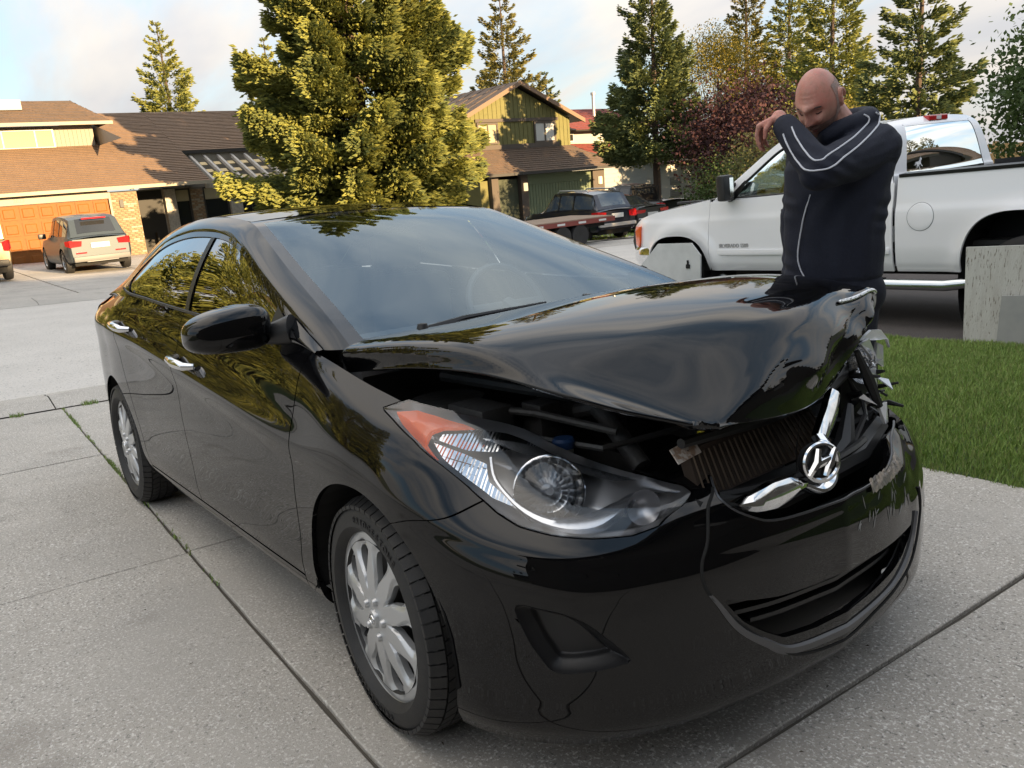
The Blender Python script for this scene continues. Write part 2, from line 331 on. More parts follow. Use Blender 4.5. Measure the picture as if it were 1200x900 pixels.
# sparse leaf and bark litter on the concrete
def litter():
    rg = np.random.default_rng(12); q = MB()
    for _ in range(130):
        x, y = rg.uniform(-4.5,3.0), rg.uniform(-4,1.9); z = gz(x,y)+.005; t = rg.uniform(0,6.28); l = rg.uniform(.003,.010); w = l*rg.uniform(.2,.6); c, s = math.cos(t), math.sin(t)
        q.add([(x+c*l,y+s*l,z),(x-s*w,y+c*w,z+.003),(x-c*l,y-s*l,z),(x+s*w,y-c*w,z+.001)], [(0,1,2,3)])
    tag(q.build('leaf_litter', M('litter', (.06,.045,.025), .8)), 'scattered bits of leaf on the concrete driveway', 'litter', kind='stuff')
litter()
gp = sheet('far_lawn', [-22.5,-21,-19.5,-18], [15.5,17.5,20,23.5,26], TURF, .02); 
o = blades('far_grass', 9000, (-22.5,-18,15.5,26), .10, [G1,G2], 21, .02); tag(o, 'strip of green lawn in front of the parked dark vehicles', 'grass', kind='stuff')
for k, (x0, x1, y0, y1) in enumerate(((-30,-17.6,7.7,17.2),(-31,-17.6,-14,-.8),(-36,-17.6,31.6,44))):
    o = sheet('front_yard', [x0, (x0+x1)/2, x1], [y0,(y0+y1)/2,y1], TURF, .02)
# ------------------------------------------------------------------ houses across the street
SHING = M('roof_shingle', (.185,.122,.080), .9, var=((2.2,(.225,.145,.09),.35,.7),(14,(.15,.095,.06),.5,.75)), bump=(40,.6))
SHING2 = M('roof_shake', (.12,.085,.062), .9, var=((2,(.16,.105,.07),.4,.7),(14,(.07,.055,.045),.5,.75)), bump=(30,.6))
REDROOF = M('red_roof', (.20,.045,.035), .85, var=((3,(.15,.035,.03),.4,.7),(20,(.26,.07,.05),.5,.7)), bump=(40,.5))
FASCIA = M('cream_fascia', (.36,.32,.25), .6); GUTB = M('dark_gutter', (.04,.037,.035), .5)
DOORO = M('orange_wood_door', (.25,.082,.006), .65, var=(8,(.21,.066,.005),.4,.7))
BRICK = M('buff_brick', (.27,.17,.10), .85, var=((9,(.36,.25,.15),.4,.65),(20,(.19,.105,.06),.5,.7)), bump=(60,.3)); BRICK2 = M('pale_brick', (.38,.33,.25), .85); MORT = M('mortar', (.20,.175,.14), .9)
STUC = M('beige_siding', (.31,.28,.235), .75); WOODC = M('weathered_timber', (.54,.50,.45), .75, var=(12,(.36,.32,.28),.4,.7))
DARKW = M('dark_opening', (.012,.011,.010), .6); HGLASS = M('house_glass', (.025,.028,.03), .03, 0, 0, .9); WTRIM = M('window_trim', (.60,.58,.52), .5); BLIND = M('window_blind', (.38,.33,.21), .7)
def roof_plane(name, P4, mat, par, courses=10, thick=.10, cols=0):
    """sloping roof quad P4 = eave-left, eave-right, ridge-right, ridge-left, laid in lapped shingle courses"""
    a, b, c, d = [np.array(p, float) for p in P4]; n = np.cross(b-a, d-a); n /= np.linalg.norm(n)
    if n[2] < 0: n = -n
    V, F = [], []; rg = np.random.default_rng(len(name)+int(abs(a[1]*10)))
    for k in range(courses):
        t0, t1 = k/courses, (k+1)/courses; m = max(2, int(np.linalg.norm(b-a)/.55)); 
        for j in range(m):
            u0, u1 = j/m, (j+1)/m; jit = rg.uniform(0,.010); q = lambda u, t: (a*(1-u)+b*u)*(1-t)+(d*(1-u)+c*u)*t
            B = len(V); V += [q(u0,t0)+n*(.030+jit), q(u1,t0)+n*(.030+jit), q(u1,t1)+n*(.006+jit*.5), q(u0,t1)+n*(.006+jit*.5), q(u0,t0), q(u1,t0)]
            F += [(B,B+1,B+2,B+3),(B+4,B+5,B+1,B)]
    r = mk(name, V, F, mat, par, False)
    sl = MB(); sl.add([a,b,c,d,a-n*thick,b-n*thick,c-n*thick,d-n*thick], [(0,1,2,3),(7,6,5,4),(0,4,5,1),(1,5,6,2),(2,6,7,3),(3,7,4,0)]); sl.build('roof_deck', GUTB, r); return r
def window(par, x, y0, y1, z0, z1, frame=.05, muls=(), pane=HGLASS, name='window', trim=WTRIM, dep=.07):
    """window in a wall facing +x: frame standing proud, pane set back"""
    q = MB(); q.box(x-.02,x+.04,y0,y1,z0,z0+frame); q.box(x-.02,x+.04,y0,y1,z1-frame,z1); q.box(x-.02,x+.04,y0,y0+frame,z0+frame,z1-frame); q.box(x-.02,x+.04,y1-frame,y1,z0+frame,z1-frame)
    for m in muls: q.box(x-.018,x+.03,m-frame*.4,m+frame*.4,z0+frame,z1-frame)
    w = q.build(name, trim, par); p = MB(); p.box(x-.012,x-.004,y0+frame*.6,y1-frame*.6,z0+frame*.6,z1-frame*.6); p.build('pane', pane, w); return w
def bricks(par, x, y0, y1, z0, z1, seed, limit=300, end=False):
    """brick face on a wall facing +x, each brick its own proud piece"""
    q = MB(); q.box(x-.25,x,y0,y1,z0,z1); w = q.build('brick_pier', MORT, par); rg = np.random.default_rng(seed)
    bl, bh = .25, .082; rows = int((z1-z0)/bh); V0, F0 = bevbox(0,.022,0,bl-.012,0,bh-.012,.004)
    me = []
    for m in (BRICK, BRICK2):
        b = bpy.data.meshes.new('brick'); b.from_pydata(V0,[],F0); b.materials.append(m); me.append(b)
    cnt = 0; rest = MB()
    for r in range(rows):
        yy = y0-(bl/2 if r % 2 else 0)
        while yy < y1-.02:
            a, b = max(yy, y0), min(yy+bl, y1); 
            if b-a > .05:
                sc = (b-a-.012)/(bl-.012); o = bpy.data.objects.new('brick', me[0 if rg.random() > .22 else 1]); link(o); o.parent = w; o.location = (x+rg.uniform(-.004,.006), a+.006, z0+r*bh+.006); o.scale = (1, sc, 1); cnt += 1
                if cnt >= limit: return w
            yy += bl
    return w
# ---- sprawling house on the left
h1 = thing('house', 'sprawling brown-roofed house with an orange garage door, upper dormer and slatted pergola', 'house', (-33,5,-.55)); H1I = Matrix.Translation((33,-5,.55))
def p1(o): o.matrix_parent_inverse = H1I; return o
H1 = thing('x', None, None); COL.objects.unlink(H1); bpy.data.objects.remove(H1)
def rs(z): return -32.6-(z-2.15)/.42
def hparent(root):
    """parts are modelled in world space: undo the root's offset"""
    inv = root.matrix_world.inverted() if root.matrix_world != Matrix() else Matrix.Translation(-Vector(root.location))
    for o in COL.objects:
        if o.parent == root: o.matrix_parent_inverse = Matrix.Translation(-Vector(root.location))
ZG = -.75
q = MB(); q.box(-42,-33.0,-9,.90,ZG,2.05); q.box(-42,-33.0,6.0,7.0,ZG,1.98); q.box(-42,-33.0,.9,6.0,1.72,2.05); q.box(-42,-33.3,.9,6.0,ZG,1.72); q.box(-44,-35.0,7.0,9.9,ZG,2.0); q.box(-44,-36.0,9.9,16.0,ZG,3.35); q.box(-44,-36.2,7.0,15.6,3.3,3.5); q.build('wall', STUC, h1)
q = MB(); q.box(-33.0,-32.93,.75,5.98,1.74,2.02); hb = q.build('garage_header', FASCIA, h1)
V, F = text_mesh('2823', .20, .006); mk('house_number', [(-32.925-p[2]*0+p[2], 2.9+p[0], 1.88+p[1]) for p in V], F, M('number_bronze', (.10,.08,.06), .4), hb, False)
gd = MB(); gd.box(-33.10,-33.06,.9,6.0,ZG,1.72); gdo = gd.build('garage_door', DOORO, h1)
pm = None
for r in range(4):
    for c in range(8):
        y0, y1 = .9+c*.6375+.05, .9+(c+1)*.6375-.05; z0, z1 = -.60+r*.58+.05, -.60+(r+1)*.58-.05
        if pm is None:
            w_, h_ = y1-y0, z1-z0; e = .07
            V = [(0,0,0),(0,w_,0),(0,w_,h_),(0,0,h_),(-.025,.035,.035),(-.025,w_-.035,.035),(-.025,w_-.035,h_-.035),(-.025,.035,h_-.035),(.02,e+.03,e+.03),(.02,w_-e-.03,e+.03),(.02,w_-e-.03,h_-e-.03),(.02,e+.03,h_-e-.03)]
            F = [(0,1,5,4),(1,2,6,5),(2,3,7,6),(3,0,4,7),(4,5,9,8),(5,6,10,9),(6,7,11,10),(7,4,8,11),(8,9,10,11)]
            V = [(v[0]+.03,v[1],v[2]) for v in V]; F += [(0,3,2,1)]
            pm = mk('door_panel', V, F, DOORO, gdo, False); pm.location = (-33.06,y0,z0)
        else: o = pm.copy(); link(o); o.location = (-33.06,y0,z0)
bricks(h1, -32.99, 6.0, 7.06, -.55, 1.98, 4)
q = MB(); q.box(-32.96,-32.92,6.35,6.50,1.35,1.65,bev=.01); q.build('wall_lantern', GUTB, h1)
q = MB(); q.box(-32.99,-32.93,5.985,6.06,-.5,1.98); q.build('downpipe', FASCIA, h1)
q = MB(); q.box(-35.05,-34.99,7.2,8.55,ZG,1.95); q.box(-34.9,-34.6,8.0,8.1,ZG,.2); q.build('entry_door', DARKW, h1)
q = MB(); q.box(-35.0,-34.75,8.6,9.06,ZG,1.95); q.build('timber_column', WOODC, h1)
window(h1, -34.98, 9.07, 9.72, -.5, 1.93, .06, (), trim=GUTB)
bricks(h1, -34.9, 9.73, 10.28, -.5, 1.95, 6, 200)
window(h1, -34.98, 10.30, 11.40, -.5, 1.93, .06, (), trim=GUTB)
q = MB(); q.box(-35.0,-34.7,11.40,11.92,ZG,1.97); q.build('timber_column', WOODC, h1)
window(h1, -34.98, 11.92, 12.92, -.5, 1.93, .06, (12.45,), trim=GUTB)
for a, b in ((9.10,9.70),(10.34,11.36),(11.96,12.9)): q = MB(); q.box(-34.975,-34.965,a,b,1.40,1.90); q.build('window_blind', BLIND, h1)
bricks(h1, -34.9, 12.95, 14.9, -.5, 1.95, 8, 300)
rl = roof_plane('garage_roof', [(rs(2.15),-10,2.15),(rs(2.15),9.95,2.15),(rs(4.02),9.95,4.02),(rs(4.02),-10,4.02)], SHING, h1, 24)
roof_plane('main_roof', [(rs(4.02),6.7,4.02),(rs(4.02),9.95,4.02),(rs(5.70),9.95,5.70),(rs(5.70),6.7,5.70)], SHING, h1, 22)
roof_plane('main_roof', [(rs(3.55),9.95,3.55),(rs(3.55),16.4,3.55),(rs(5.70),14.9,5.70),(rs(5.70),9.95,5.70)], SHING, h1, 26)
roof_plane('main_roof', [(-46,16.4,3.55),(rs(3.55),16.4,3.55),(rs(5.70),14.9,5.70),(-42,14.9,5.70)][::-1], SHING, h1, 10)
q = MB(); q.add([(rs(2.15),9.95,2.12),(rs(5.7),9.95,5.66),(-45,9.95,3.5),(-36,9.95,2.0)],[(0,1,2,3)]); q.add([(-33,6.9,4.0),(-45,6.9,4.0),(-45,6.9,5.6),(rs(5.7),6.9,5.6)],[(0,1,2,3)]); q.build('gable_infill', STUC, h1)
q = MB(); q.box(-32.62,-32.50,-10,9.98,2.04,2.17); q.build('gutter', FASCIA, h1)
q = MB(); q.box(rs(3.55)-.0,rs(3.55)+.10,9.97,16.4,3.42,3.56); q.build('gutter', GUTB, h1)
# dormer
q = MB(); q.box(-42,-37.0,-10,6.74,3.5,4.86); dw = q.build('dormer_wall', STUC, h1)
for k in range(9): q = MB(); q.box(-37.0,-36.975,5.28+k*.163,5.30+k*.163,3.95,4.80); q.build('siding_batten', STUC, dw)
window(h1, -36.97, 1.4, 5.2, 3.95, 4.74, .07, (3.3,4.5), pane=BLIND)
roof_plane('dormer_roof', [(-36.4,-11,4.93),(-36.4,7.42,4.93),(-39.6,6.55,6.12),(-39.6,-11,6.12)], SHING2, h1, 14)
roof_plane('dormer_roof', [(-43,7.42,4.93),(-36.4,7.42,4.93),(-39.6,6.55,6.12),(-39.9,6.55,6.12)][::-1], SHING2, h1, 8)
q = MB(); q.box(-36.42,-36.30,-11,7.44,4.82,4.95); q.build('gutter', FASCIA, h1)
q = MB(); q.box(-39.0,-38.0,3.5,4.4,5.60,6.02,bev=.05); sk_ = q.build('skylight', M('skylight_frame', (.45,.45,.45), .4), h1)
# pergola with rafters and square lattice
for k in range(7):
    y = 10.25+k*.62; q = MB(); q.prism([(-36.1,3.42),(-36.1,3.27),(-33.15,2.02),(-33.0,2.0),(-33.0,2.12)], 'y', y, y+.11); q.build('pergola_rafter', WOODC, h1)
q = MB(); q.box(-33.4,-33.28,9.95,14.6,1.86,2.06); q.build('pergola_beam', WOODC, h1)
q = MB(); q.box(-36.02,-35.98,9.97,15.6,1.96,3.5); q.build('clerestory_wall', STUC, h1)
for k in range(6):
    for j in range(3):
        y = 10.42+k*.62; x = -35.3+j*.75; z = 3.42-(x+36.1)*.453-.12; q = MB(); q.box(x-.16,x+.16,y+.08,y+.36,z-.012,z+.012, M4=Matrix.Translation((x,0,z)) @ Matrix.Rotation(R(24.4),4,'Y') @ Matrix.Translation((-x,0,-z))); q.build('lattice_square', M('lattice_wood', (.66,.50,.26), .7), h1)
# ---- green house
GREEN = M('green_siding', (.165,.155,.055), .8, var=(5,(.14,.135,.048),.4,.7)); BRN = M('brown_trim', (.085,.068,.055), .7); GREEND = M('green_garage_door', (.135,.17,.10), .7)
h2 = thing('house', 'green two-storey gabled house with vertical siding and a brown shake roof over its garage', 'house', (-31,26.5,-1.3))
zg2 = -1.6
q = MB(); q.box(-43,-32.5,22.7,29.93,zg2,4.2); q.prism([(22.7,4.2),(29.93,4.2),(26.3,5.80)], 'x', -43, -32.5); q.box(-43,-31.25,22.7,30.9,zg2,1.2); wl = q.build('wall', GREEN, h2)
def battens(y0, y1, z0, zt, x, step=.28):
    q = MB(); yy = y0
    me = None
    while yy < y1:
        o = MB(); o.box(x,x+.025,yy,yy+.045,z0,zt(yy)); o.build('siding_batten', GREEN, wl); yy += step
battens(22.75, 29.9, 2.75, lambda y: min(5.75-abs(y-26.3)*.44, 5.7), -32.5)
q = MB(); q.box(-32.49,-32.40,23.55,29.05,2.72,2.95); q.build('window_band', BRN, h2)
q = MB(); q.box(-32.49,-32.41,23.55,29.05,4.08,4.24); q.build('window_band', BRN, h2)
window(h2, -32.44, 23.62, 24.95, 2.98, 4.06, .10, (24.3,), trim=BRN, pane=BLIND); window(h2, -32.44, 27.35, 28.85, 2.95, 4.06, .10, (28.1,), trim=BRN, pane=M('pale_curtain', (.5,.5,.47), .6))
for sg, nm in ((-1,'a'),(1,'b')):
    ye = 26.3+sg*4.35; roof_plane('gable_roof', [(-32.0,ye,4.05),(-32.0,26.3,6.02),(-44,26.3,6.02),(-44,ye,4.05)] if sg < 0 else [(-32.0,26.3,6.02),(-32.0,ye,4.05),(-44,ye,4.05),(-44,26.3,6.02)], SHING2, h2, 12)
    q = MB(); q.add([(-31.98,ye,3.88),(-31.98,26.3,5.84),(-31.98,26.3,6.06),(-31.98,ye,4.1),(-32.08,ye,3.88),(-32.08,26.3,5.84),(-32.08,26.3,6.06),(-32.08,ye,4.1)],[(0,1,2,3),(4,7,6,5),(0,4,5,1),(3,2,6,7)]); q.build('barge_board', M('barge_wood', (.20,.13,.085), .7), h2)
roof_plane('garage_roof', [(-30.5,21.9,1.48),(-30.5,31.5,1.48),(-32.5,29.95,2.74),(-32.5,22.3,2.74)], SHING2, h2, 12)
roof_plane('garage_roof', [(-30.5,31.5,1.48),(-43,31.5,1.48),(-43,29.95,2.74),(-32.5,29.95,2.74)], SHING2, h2, 8)
q = MB(); q.box(-30.56,-30.44,21.9,31.55,1.36,1.50); q.build('gutter', GUTB, h2)
for y0, y1 in ((23.2,23.62),(25.05,25.5),(30.05,30.9)): q = MB(); q.box(-31.25,-30.95,y0,y1,zg2,1.34); q.build('timber_column', BRN, h2)
q = MB(); q.box(-31.25,-31.1,25.5,30.05,.85,1.34); q.build('garage_header', GREEND, h2)
q = MB(); q.box(-31.24,-31.16,25.5,30.05,zg2,.85); gd2 = q.build('garage_door', GREEND, h2)
for k in range(23): q = MB(); q.box(-31.16,-31.135,25.55+k*.196,25.55+k*.196+.17,zg2,.83); q.build('door_board', GREEND, gd2)
q = MB(); q.box(-31.24,-31.18,23.7,25.0,zg2,1.2); q.build('entry_door', M('dark_green_door', (.05,.06,.035), .7), h2)
for y in (25.28, 30.5):
    q = MB(); q.box(-30.94,-30.80,y-.09,y+.09,.55,.95,bev=.02); q.build('wall_lantern', M('lantern_glow', (.8,.6,.35), .4, emit=((1.0,.72,.38), .45)), h2)
# ---- red-roofed house behind
GREYS = M('grey_siding', (.36,.37,.37), .75, bump=(6,.2), stretch=(1,1,14)); h3 = thing('house', 'grey-sided house under red tiled roofs between the green house and the spruce', 'house', (-38,37,-1.5))
q = MB(); q.box(-48,-36.5,31.8,41.5,-2,1.9); q.box(-48,-37.5,33,41.5,1.9,3.8); w3 = q.build('wall', GREYS, h3)
for k in range(14): q = MB(); q.box(-36.5,-36.47,31.8,41.5,-1.9+k*.26,-1.9+k*.26+.03); q.build('siding_lap', GREYS, w3)
roof_plane('upper_roof', [(-36.7,34.2,3.78),(-36.7,42,3.78),(-41,41,5.35),(-41,32.6,5.35)], REDROOF, h3, 12)
roof_plane('upper_roof', [(-45,32.4,3.78),(-36.7,34.2,3.78),(-41,32.6,5.35),(-42,32.6,5.35)], REDROOF, h3, 8)
roof_plane('lower_roof', [(-35.6,36.7,1.85),(-35.6,42,1.85),(-38,42,3.0),(-38,33.0,3.3)], REDROOF, h3, 10)
roof_plane('lower_roof', [(-38,32.4,3.3),(-35.6,36.7,1.85),(-38,37,3.2),(-39,33,3.35)], REDROOF, h3, 6)
q = MB(); q.lathe([(.10,4.6),(.10,5.9),(.16,5.9),(.16,6.05),(.0005,6.05)], 12, 'z', (-37.5,36.5,0)); q.build('flue_pipe', M('flue', (.5,.5,.5), .4, .6), h3, True)
window(h3, -37.46, 33.6, 34.6, 3.1, 3.6, .06); window(h3, -36.46, 33.2, 34.4, -.4, .6, .06)
h4 = thing('house', 'low white-walled house with louvred vents behind the dark pickup', 'house', (-37,43,-1.6))
q = MB(); q.box(-46,-37,39.2,48,-2.2,1.4); w4 = q.build('wall', M('white_wall', (.62,.60,.56), .7), h4); roof_plane('roof', [(-36.6,38.9,1.4),(-36.6,48.4,1.4),(-41,48.4,2.9),(-41,38.9,2.9)], SHING2, h4, 8)
for y in (40.2, 42.9):
    for z in (-.95, -.15):
        f = MB(); f.box(-37.0,-36.95,y,y+1.0,z,z+.5); v = f.build('vent', M('vent_frame', (.30,.29,.28), .6), h4)
        for k in range(4): s_ = MB(); s_.box(-36.95,-36.92,y+.05,y+.95,z+.05+k*.115,z+.10+k*.115); s_.build('vent_slat', M('vent_slat', (.45,.43,.40), .6), v)
for r_ in (h1, h2, h3, h4): hparent(r_)
# ---- houses on the near side of the street: they throw the shade over the driveway and show only in reflections
HOUSEB = M('house_render', (.085,.075,.065), .8); GDB = M('garage_door_taupe', (.055,.05,.046), .6)
def near_house(y0, y1, x0, ridge, label, gar=None, dp=5.5):
    r = thing('house', label, 'house', (x0+5, (y0+y1)/2, gz(x0,(y0+y1)/2))); z0 = gz(x0, (y0+y1)/2)-.5; q = MB(); q.box(x0,x0+2*dp,y0,y1,z0,ridge-2.2); q.prism([(x0,ridge-2.2),(x0+2*dp,ridge-2.2),(x0+dp,ridge-.1)], 'y', y0, y1); w = q.build('wall', HOUSEB, r)
    e = ridge-2.35; roof_plane('roof', [(x0-.6,y0-.5,e),(x0-.6,y1+.5,e),(x0+dp,y1+.5,ridge),(x0+dp,y0-.5,ridge)], SHING, r, 10); roof_plane('roof', [(x0+2*dp+.6,y0-.5,e),(x0+2*dp+.6,y1+.5,e),(x0+dp,y1+.5,ridge),(x0+dp,y0-.5,ridge)], SHING, r, 10)
    if gar:
        q = MB(); q.box(x0-.04,x0-.01,gar[0],gar[1],z0,z0+3.0); g = q.build('garage_door', GDB, r)
        for k in range(4): q = MB(); q.box(x0-.07,x0-.04,gar[0]+.1,gar[1]-.1,z0+.55+k*.6,z0+1.08+k*.6); q.build('door_panel', GDB, g)
    for k in range(3):
        yy = y0+1.2+k*(y1-y0-2.4)/2.6; f = MB(); f.box(x0-.05,x0-.01,yy,yy+1.3,z0+4.0,z0+5.2); wf = f.build('window', WTRIM, r); f = MB(); f.box(x0-.065,x0-.05,yy+.08,yy+1.22,z0+4.08,z0+5.12); f.build('pane', HGLASS, wf)
    hparent(r)
near_house(-9.5, 6.2, 5.9, 6.7, 'two-storey house with a taupe garage door at the head of the driveway', (-4.6,1.9), 8.0)
near_house(7.6, 22, 9.5, 6.6, 'taupe two-storey house at the head of the neighbouring driveway beside the pickup')
near_house(-26, -13, 9.5, 6.0, 'taupe two-storey house further left along the near side of the street')
near_house(27, 40, 9.5, 6.6, 'taupe two-storey house furthest right along the near side of the street')
# fence beyond the pickup
fr = thing('fence', 'sunlit wooden board fence seen over the white pickup bed', 'fence', (-5.5,19.5,-.9)); FW = M('sunlit_fence_wood', (.42,.28,.12), .8, var=(6,(.34,.21,.09),.4,.7))
for k in range(9): q = MB(); q.box(-9.5+k*1.2,-9.4+k*1.2,19.4,19.5,-1.0,1.35); q.build('post', FW, fr)
for k in range(11): q = MB(); q.box(-9.6,1.3,19.5,19.53,-.95+k*.205,-.765+k*.205); q.build('board', FW, fr)
hparent(fr)
# ------------------------------------------------------------------ trees and shrubs
BARK = M('bark', (.085,.062,.048), .9, bump=(18,.6)); BARKG = M('grey_bark', (.14,.12,.10), .9, bump=(18,.6))
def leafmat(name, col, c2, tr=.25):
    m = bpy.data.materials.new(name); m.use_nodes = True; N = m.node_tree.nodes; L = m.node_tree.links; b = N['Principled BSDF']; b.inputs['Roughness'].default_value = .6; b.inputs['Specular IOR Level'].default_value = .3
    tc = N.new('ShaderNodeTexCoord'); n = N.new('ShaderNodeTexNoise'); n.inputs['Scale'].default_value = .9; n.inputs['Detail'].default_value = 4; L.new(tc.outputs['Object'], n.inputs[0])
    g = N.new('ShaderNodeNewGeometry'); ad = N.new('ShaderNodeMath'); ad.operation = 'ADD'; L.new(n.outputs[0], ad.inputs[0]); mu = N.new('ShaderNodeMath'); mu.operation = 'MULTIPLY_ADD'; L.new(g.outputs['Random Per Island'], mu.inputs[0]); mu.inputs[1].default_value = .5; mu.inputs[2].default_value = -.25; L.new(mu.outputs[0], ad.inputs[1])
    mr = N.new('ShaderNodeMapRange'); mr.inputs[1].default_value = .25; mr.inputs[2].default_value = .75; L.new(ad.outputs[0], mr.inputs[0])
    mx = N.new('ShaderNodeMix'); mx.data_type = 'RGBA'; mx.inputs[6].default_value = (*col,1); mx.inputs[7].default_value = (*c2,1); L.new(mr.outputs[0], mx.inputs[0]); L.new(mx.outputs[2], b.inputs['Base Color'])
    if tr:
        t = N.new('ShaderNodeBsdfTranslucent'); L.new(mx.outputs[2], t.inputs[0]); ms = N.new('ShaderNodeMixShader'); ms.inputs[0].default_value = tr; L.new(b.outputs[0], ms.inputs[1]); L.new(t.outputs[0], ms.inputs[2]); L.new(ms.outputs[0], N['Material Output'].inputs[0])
    MATS[name] = m; return m
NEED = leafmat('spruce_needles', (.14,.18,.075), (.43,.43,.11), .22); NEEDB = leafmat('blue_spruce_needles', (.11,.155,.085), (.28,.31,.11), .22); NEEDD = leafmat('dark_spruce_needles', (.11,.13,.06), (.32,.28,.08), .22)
LGREEN = leafmat('green_leaves', (.040,.075,.020), (.075,.115,.030), .3); LGOLD = leafmat('golden_leaves', (.19,.165,.025), (.26,.20,.03), .35); LPURP = leafmat('purple_leaves', (.045,.021,.026), (.090,.038,.036), .25); LMID = leafmat('olive_leaves', (.075,.085,.030), (.12,.115,.04), .3)
def raw_mesh(name, V, quads=None, tris=None, mat=None, parent=None):
    me = bpy.data.meshes.new(name); V = np.asarray(V, np.float32); me.vertices.add(len(V)); me.vertices.foreach_set('co', V.ravel())
    L_ = []; st = []; p = 0
    if quads is not None and len(quads): L_.append(np.asarray(quads).ravel()); st.append(p+np.arange(len(quads))*4); p += len(quads)*4
    if tris is not None and len(tris): L_.append(np.asarray(tris).ravel()); st.append(p+np.arange(len(tris))*3); p += len(tris)*3
    L_ = np.concatenate(L_).astype(np.int32); st = np.concatenate(st).astype(np.int32); me.loops.add(len(L_)); me.loops.foreach_set('vertex_index', L_); me.polygons.add(len(st)); me.polygons.foreach_set('loop_start', st); me.update(calc_edges=True)
    me.materials.append(mat); o = bpy.data.objects.new(name, me); link(o); o.parent = parent; return o
def rot_basis(d, rg):
    d = d/(np.linalg.norm(d, axis=1, keepdims=True)+1e-9); a = rg.normal(size=d.shape); u = a-d*(a*d).sum(1, keepdims=True); u /= np.linalg.norm(u, axis=1, keepdims=True)+1e-9; return d, u, np.cross(d, u)
def conifer(name, label, loc, h, r, n, mat=NEED, seed=1, base=.06, top=.02, sprig=.34, droop=.35, whorl=.45, group=None, split=None, dens=1.0, wide=.058, bough=1., power=.80):
    rg = np.random.default_rng(seed); t = thing(name, label, 'tree', loc, rg.uniform(0,6.28), group)
    mb = MB(); kn = 14; zs = np.linspace(0, h*.97, kn); wob = np.cumsum(rg.normal(0,.02,(kn,2)), axis=0)*.3; rr = np.maximum(.02, (h*.016)*(1-zs/h)**.9+.012); mb.tube(np.c_[wob, zs], rr, 9); 
    levels = np.arange(base*h, h*.985, whorl); SP, SD, SL = [], [], []
    for z in levels:
        f = 1-z/h; R0 = r*(f**power)*(1.12 if f < .9 else .9)*rg.uniform(.86,1.08); nb = max(4, int(5+6*f))
        az0 = rg.uniform(0,6.28)
        for b in range(nb):
            az = az0+2*PI*b/nb+rg.normal(0,.18); L = R0*rg.uniform(.60,1.15); L = max(L, .12); m = 8; s = np.linspace(0,1,m); up = (.25*(1-f)+.12)*L; dr = droop*L*f
            tx = np.c_[np.cos(az)*L*s, np.sin(az)*L*s, z+up*s-dr*s**1.6+.16*L*s**4*1.2+rg.normal(0,.05)]
            if b % 2 == 0 or f > .5: mb.tube(tx, np.linspace(.006+.010*f*r/3, .003, m), 4)
            k = max(3, int(n*L/(r*len(levels)*6.2)*4.4*dens)); ss = np.sqrt(rg.uniform(.05 if f < .3 else .12, 1, k)); p = np.stack([np.interp(ss, s, tx[:,i]) for i in range(3)], 1)
            side = np.array([-np.sin(az), np.cos(az), 0]); wdt = .30*bough*L*(1-ss*.72)*rg.normal(0,.62,k); p = p+side*wdt[:,None]; p[:,2] += rg.normal(0,(.04*L+.03)*bough,k)-np.abs(wdt)*.22
            out = np.array([np.cos(az), np.sin(az), -.12+.55*(1-f)]); d = out+side*np.sign(wdt)[:,None]*rg.uniform(.2,1.1,k)[:,None]+rg.normal(0,.28,(k,3)); SP.append(p); SD.append(d); SL.append(sprig*rg.uniform(.55,1.15,k)*(.55+.45*f))
    P = np.concatenate(SP); D = np.concatenate(SD); Ls = np.concatenate(SL); d, u, v = rot_basis(D, rg); N_ = len(P)
    # each sprig: three narrow blades round its axis
    V, Q = [], []; b = 0
    for a in (0, PI/3, 2*PI/3):
        w = (np.cos(a)*u+np.sin(a)*v)*(wide*Ls/.34)[:,None]; q = np.stack([P-w*.35, P+d*(Ls*.45)[:,None]-w, P+d*Ls[:,None], P+d*(Ls*.45)[:,None]+w], 1).reshape(-1,3); V.append(q); Q.append(np.arange(N_*4).reshape(-1,4)+b); b += N_*4
    mb.build('trunk', BARK, t, True)
    raw_mesh('crown', np.concatenate(V), np.concatenate(Q), None, mat, t); return t
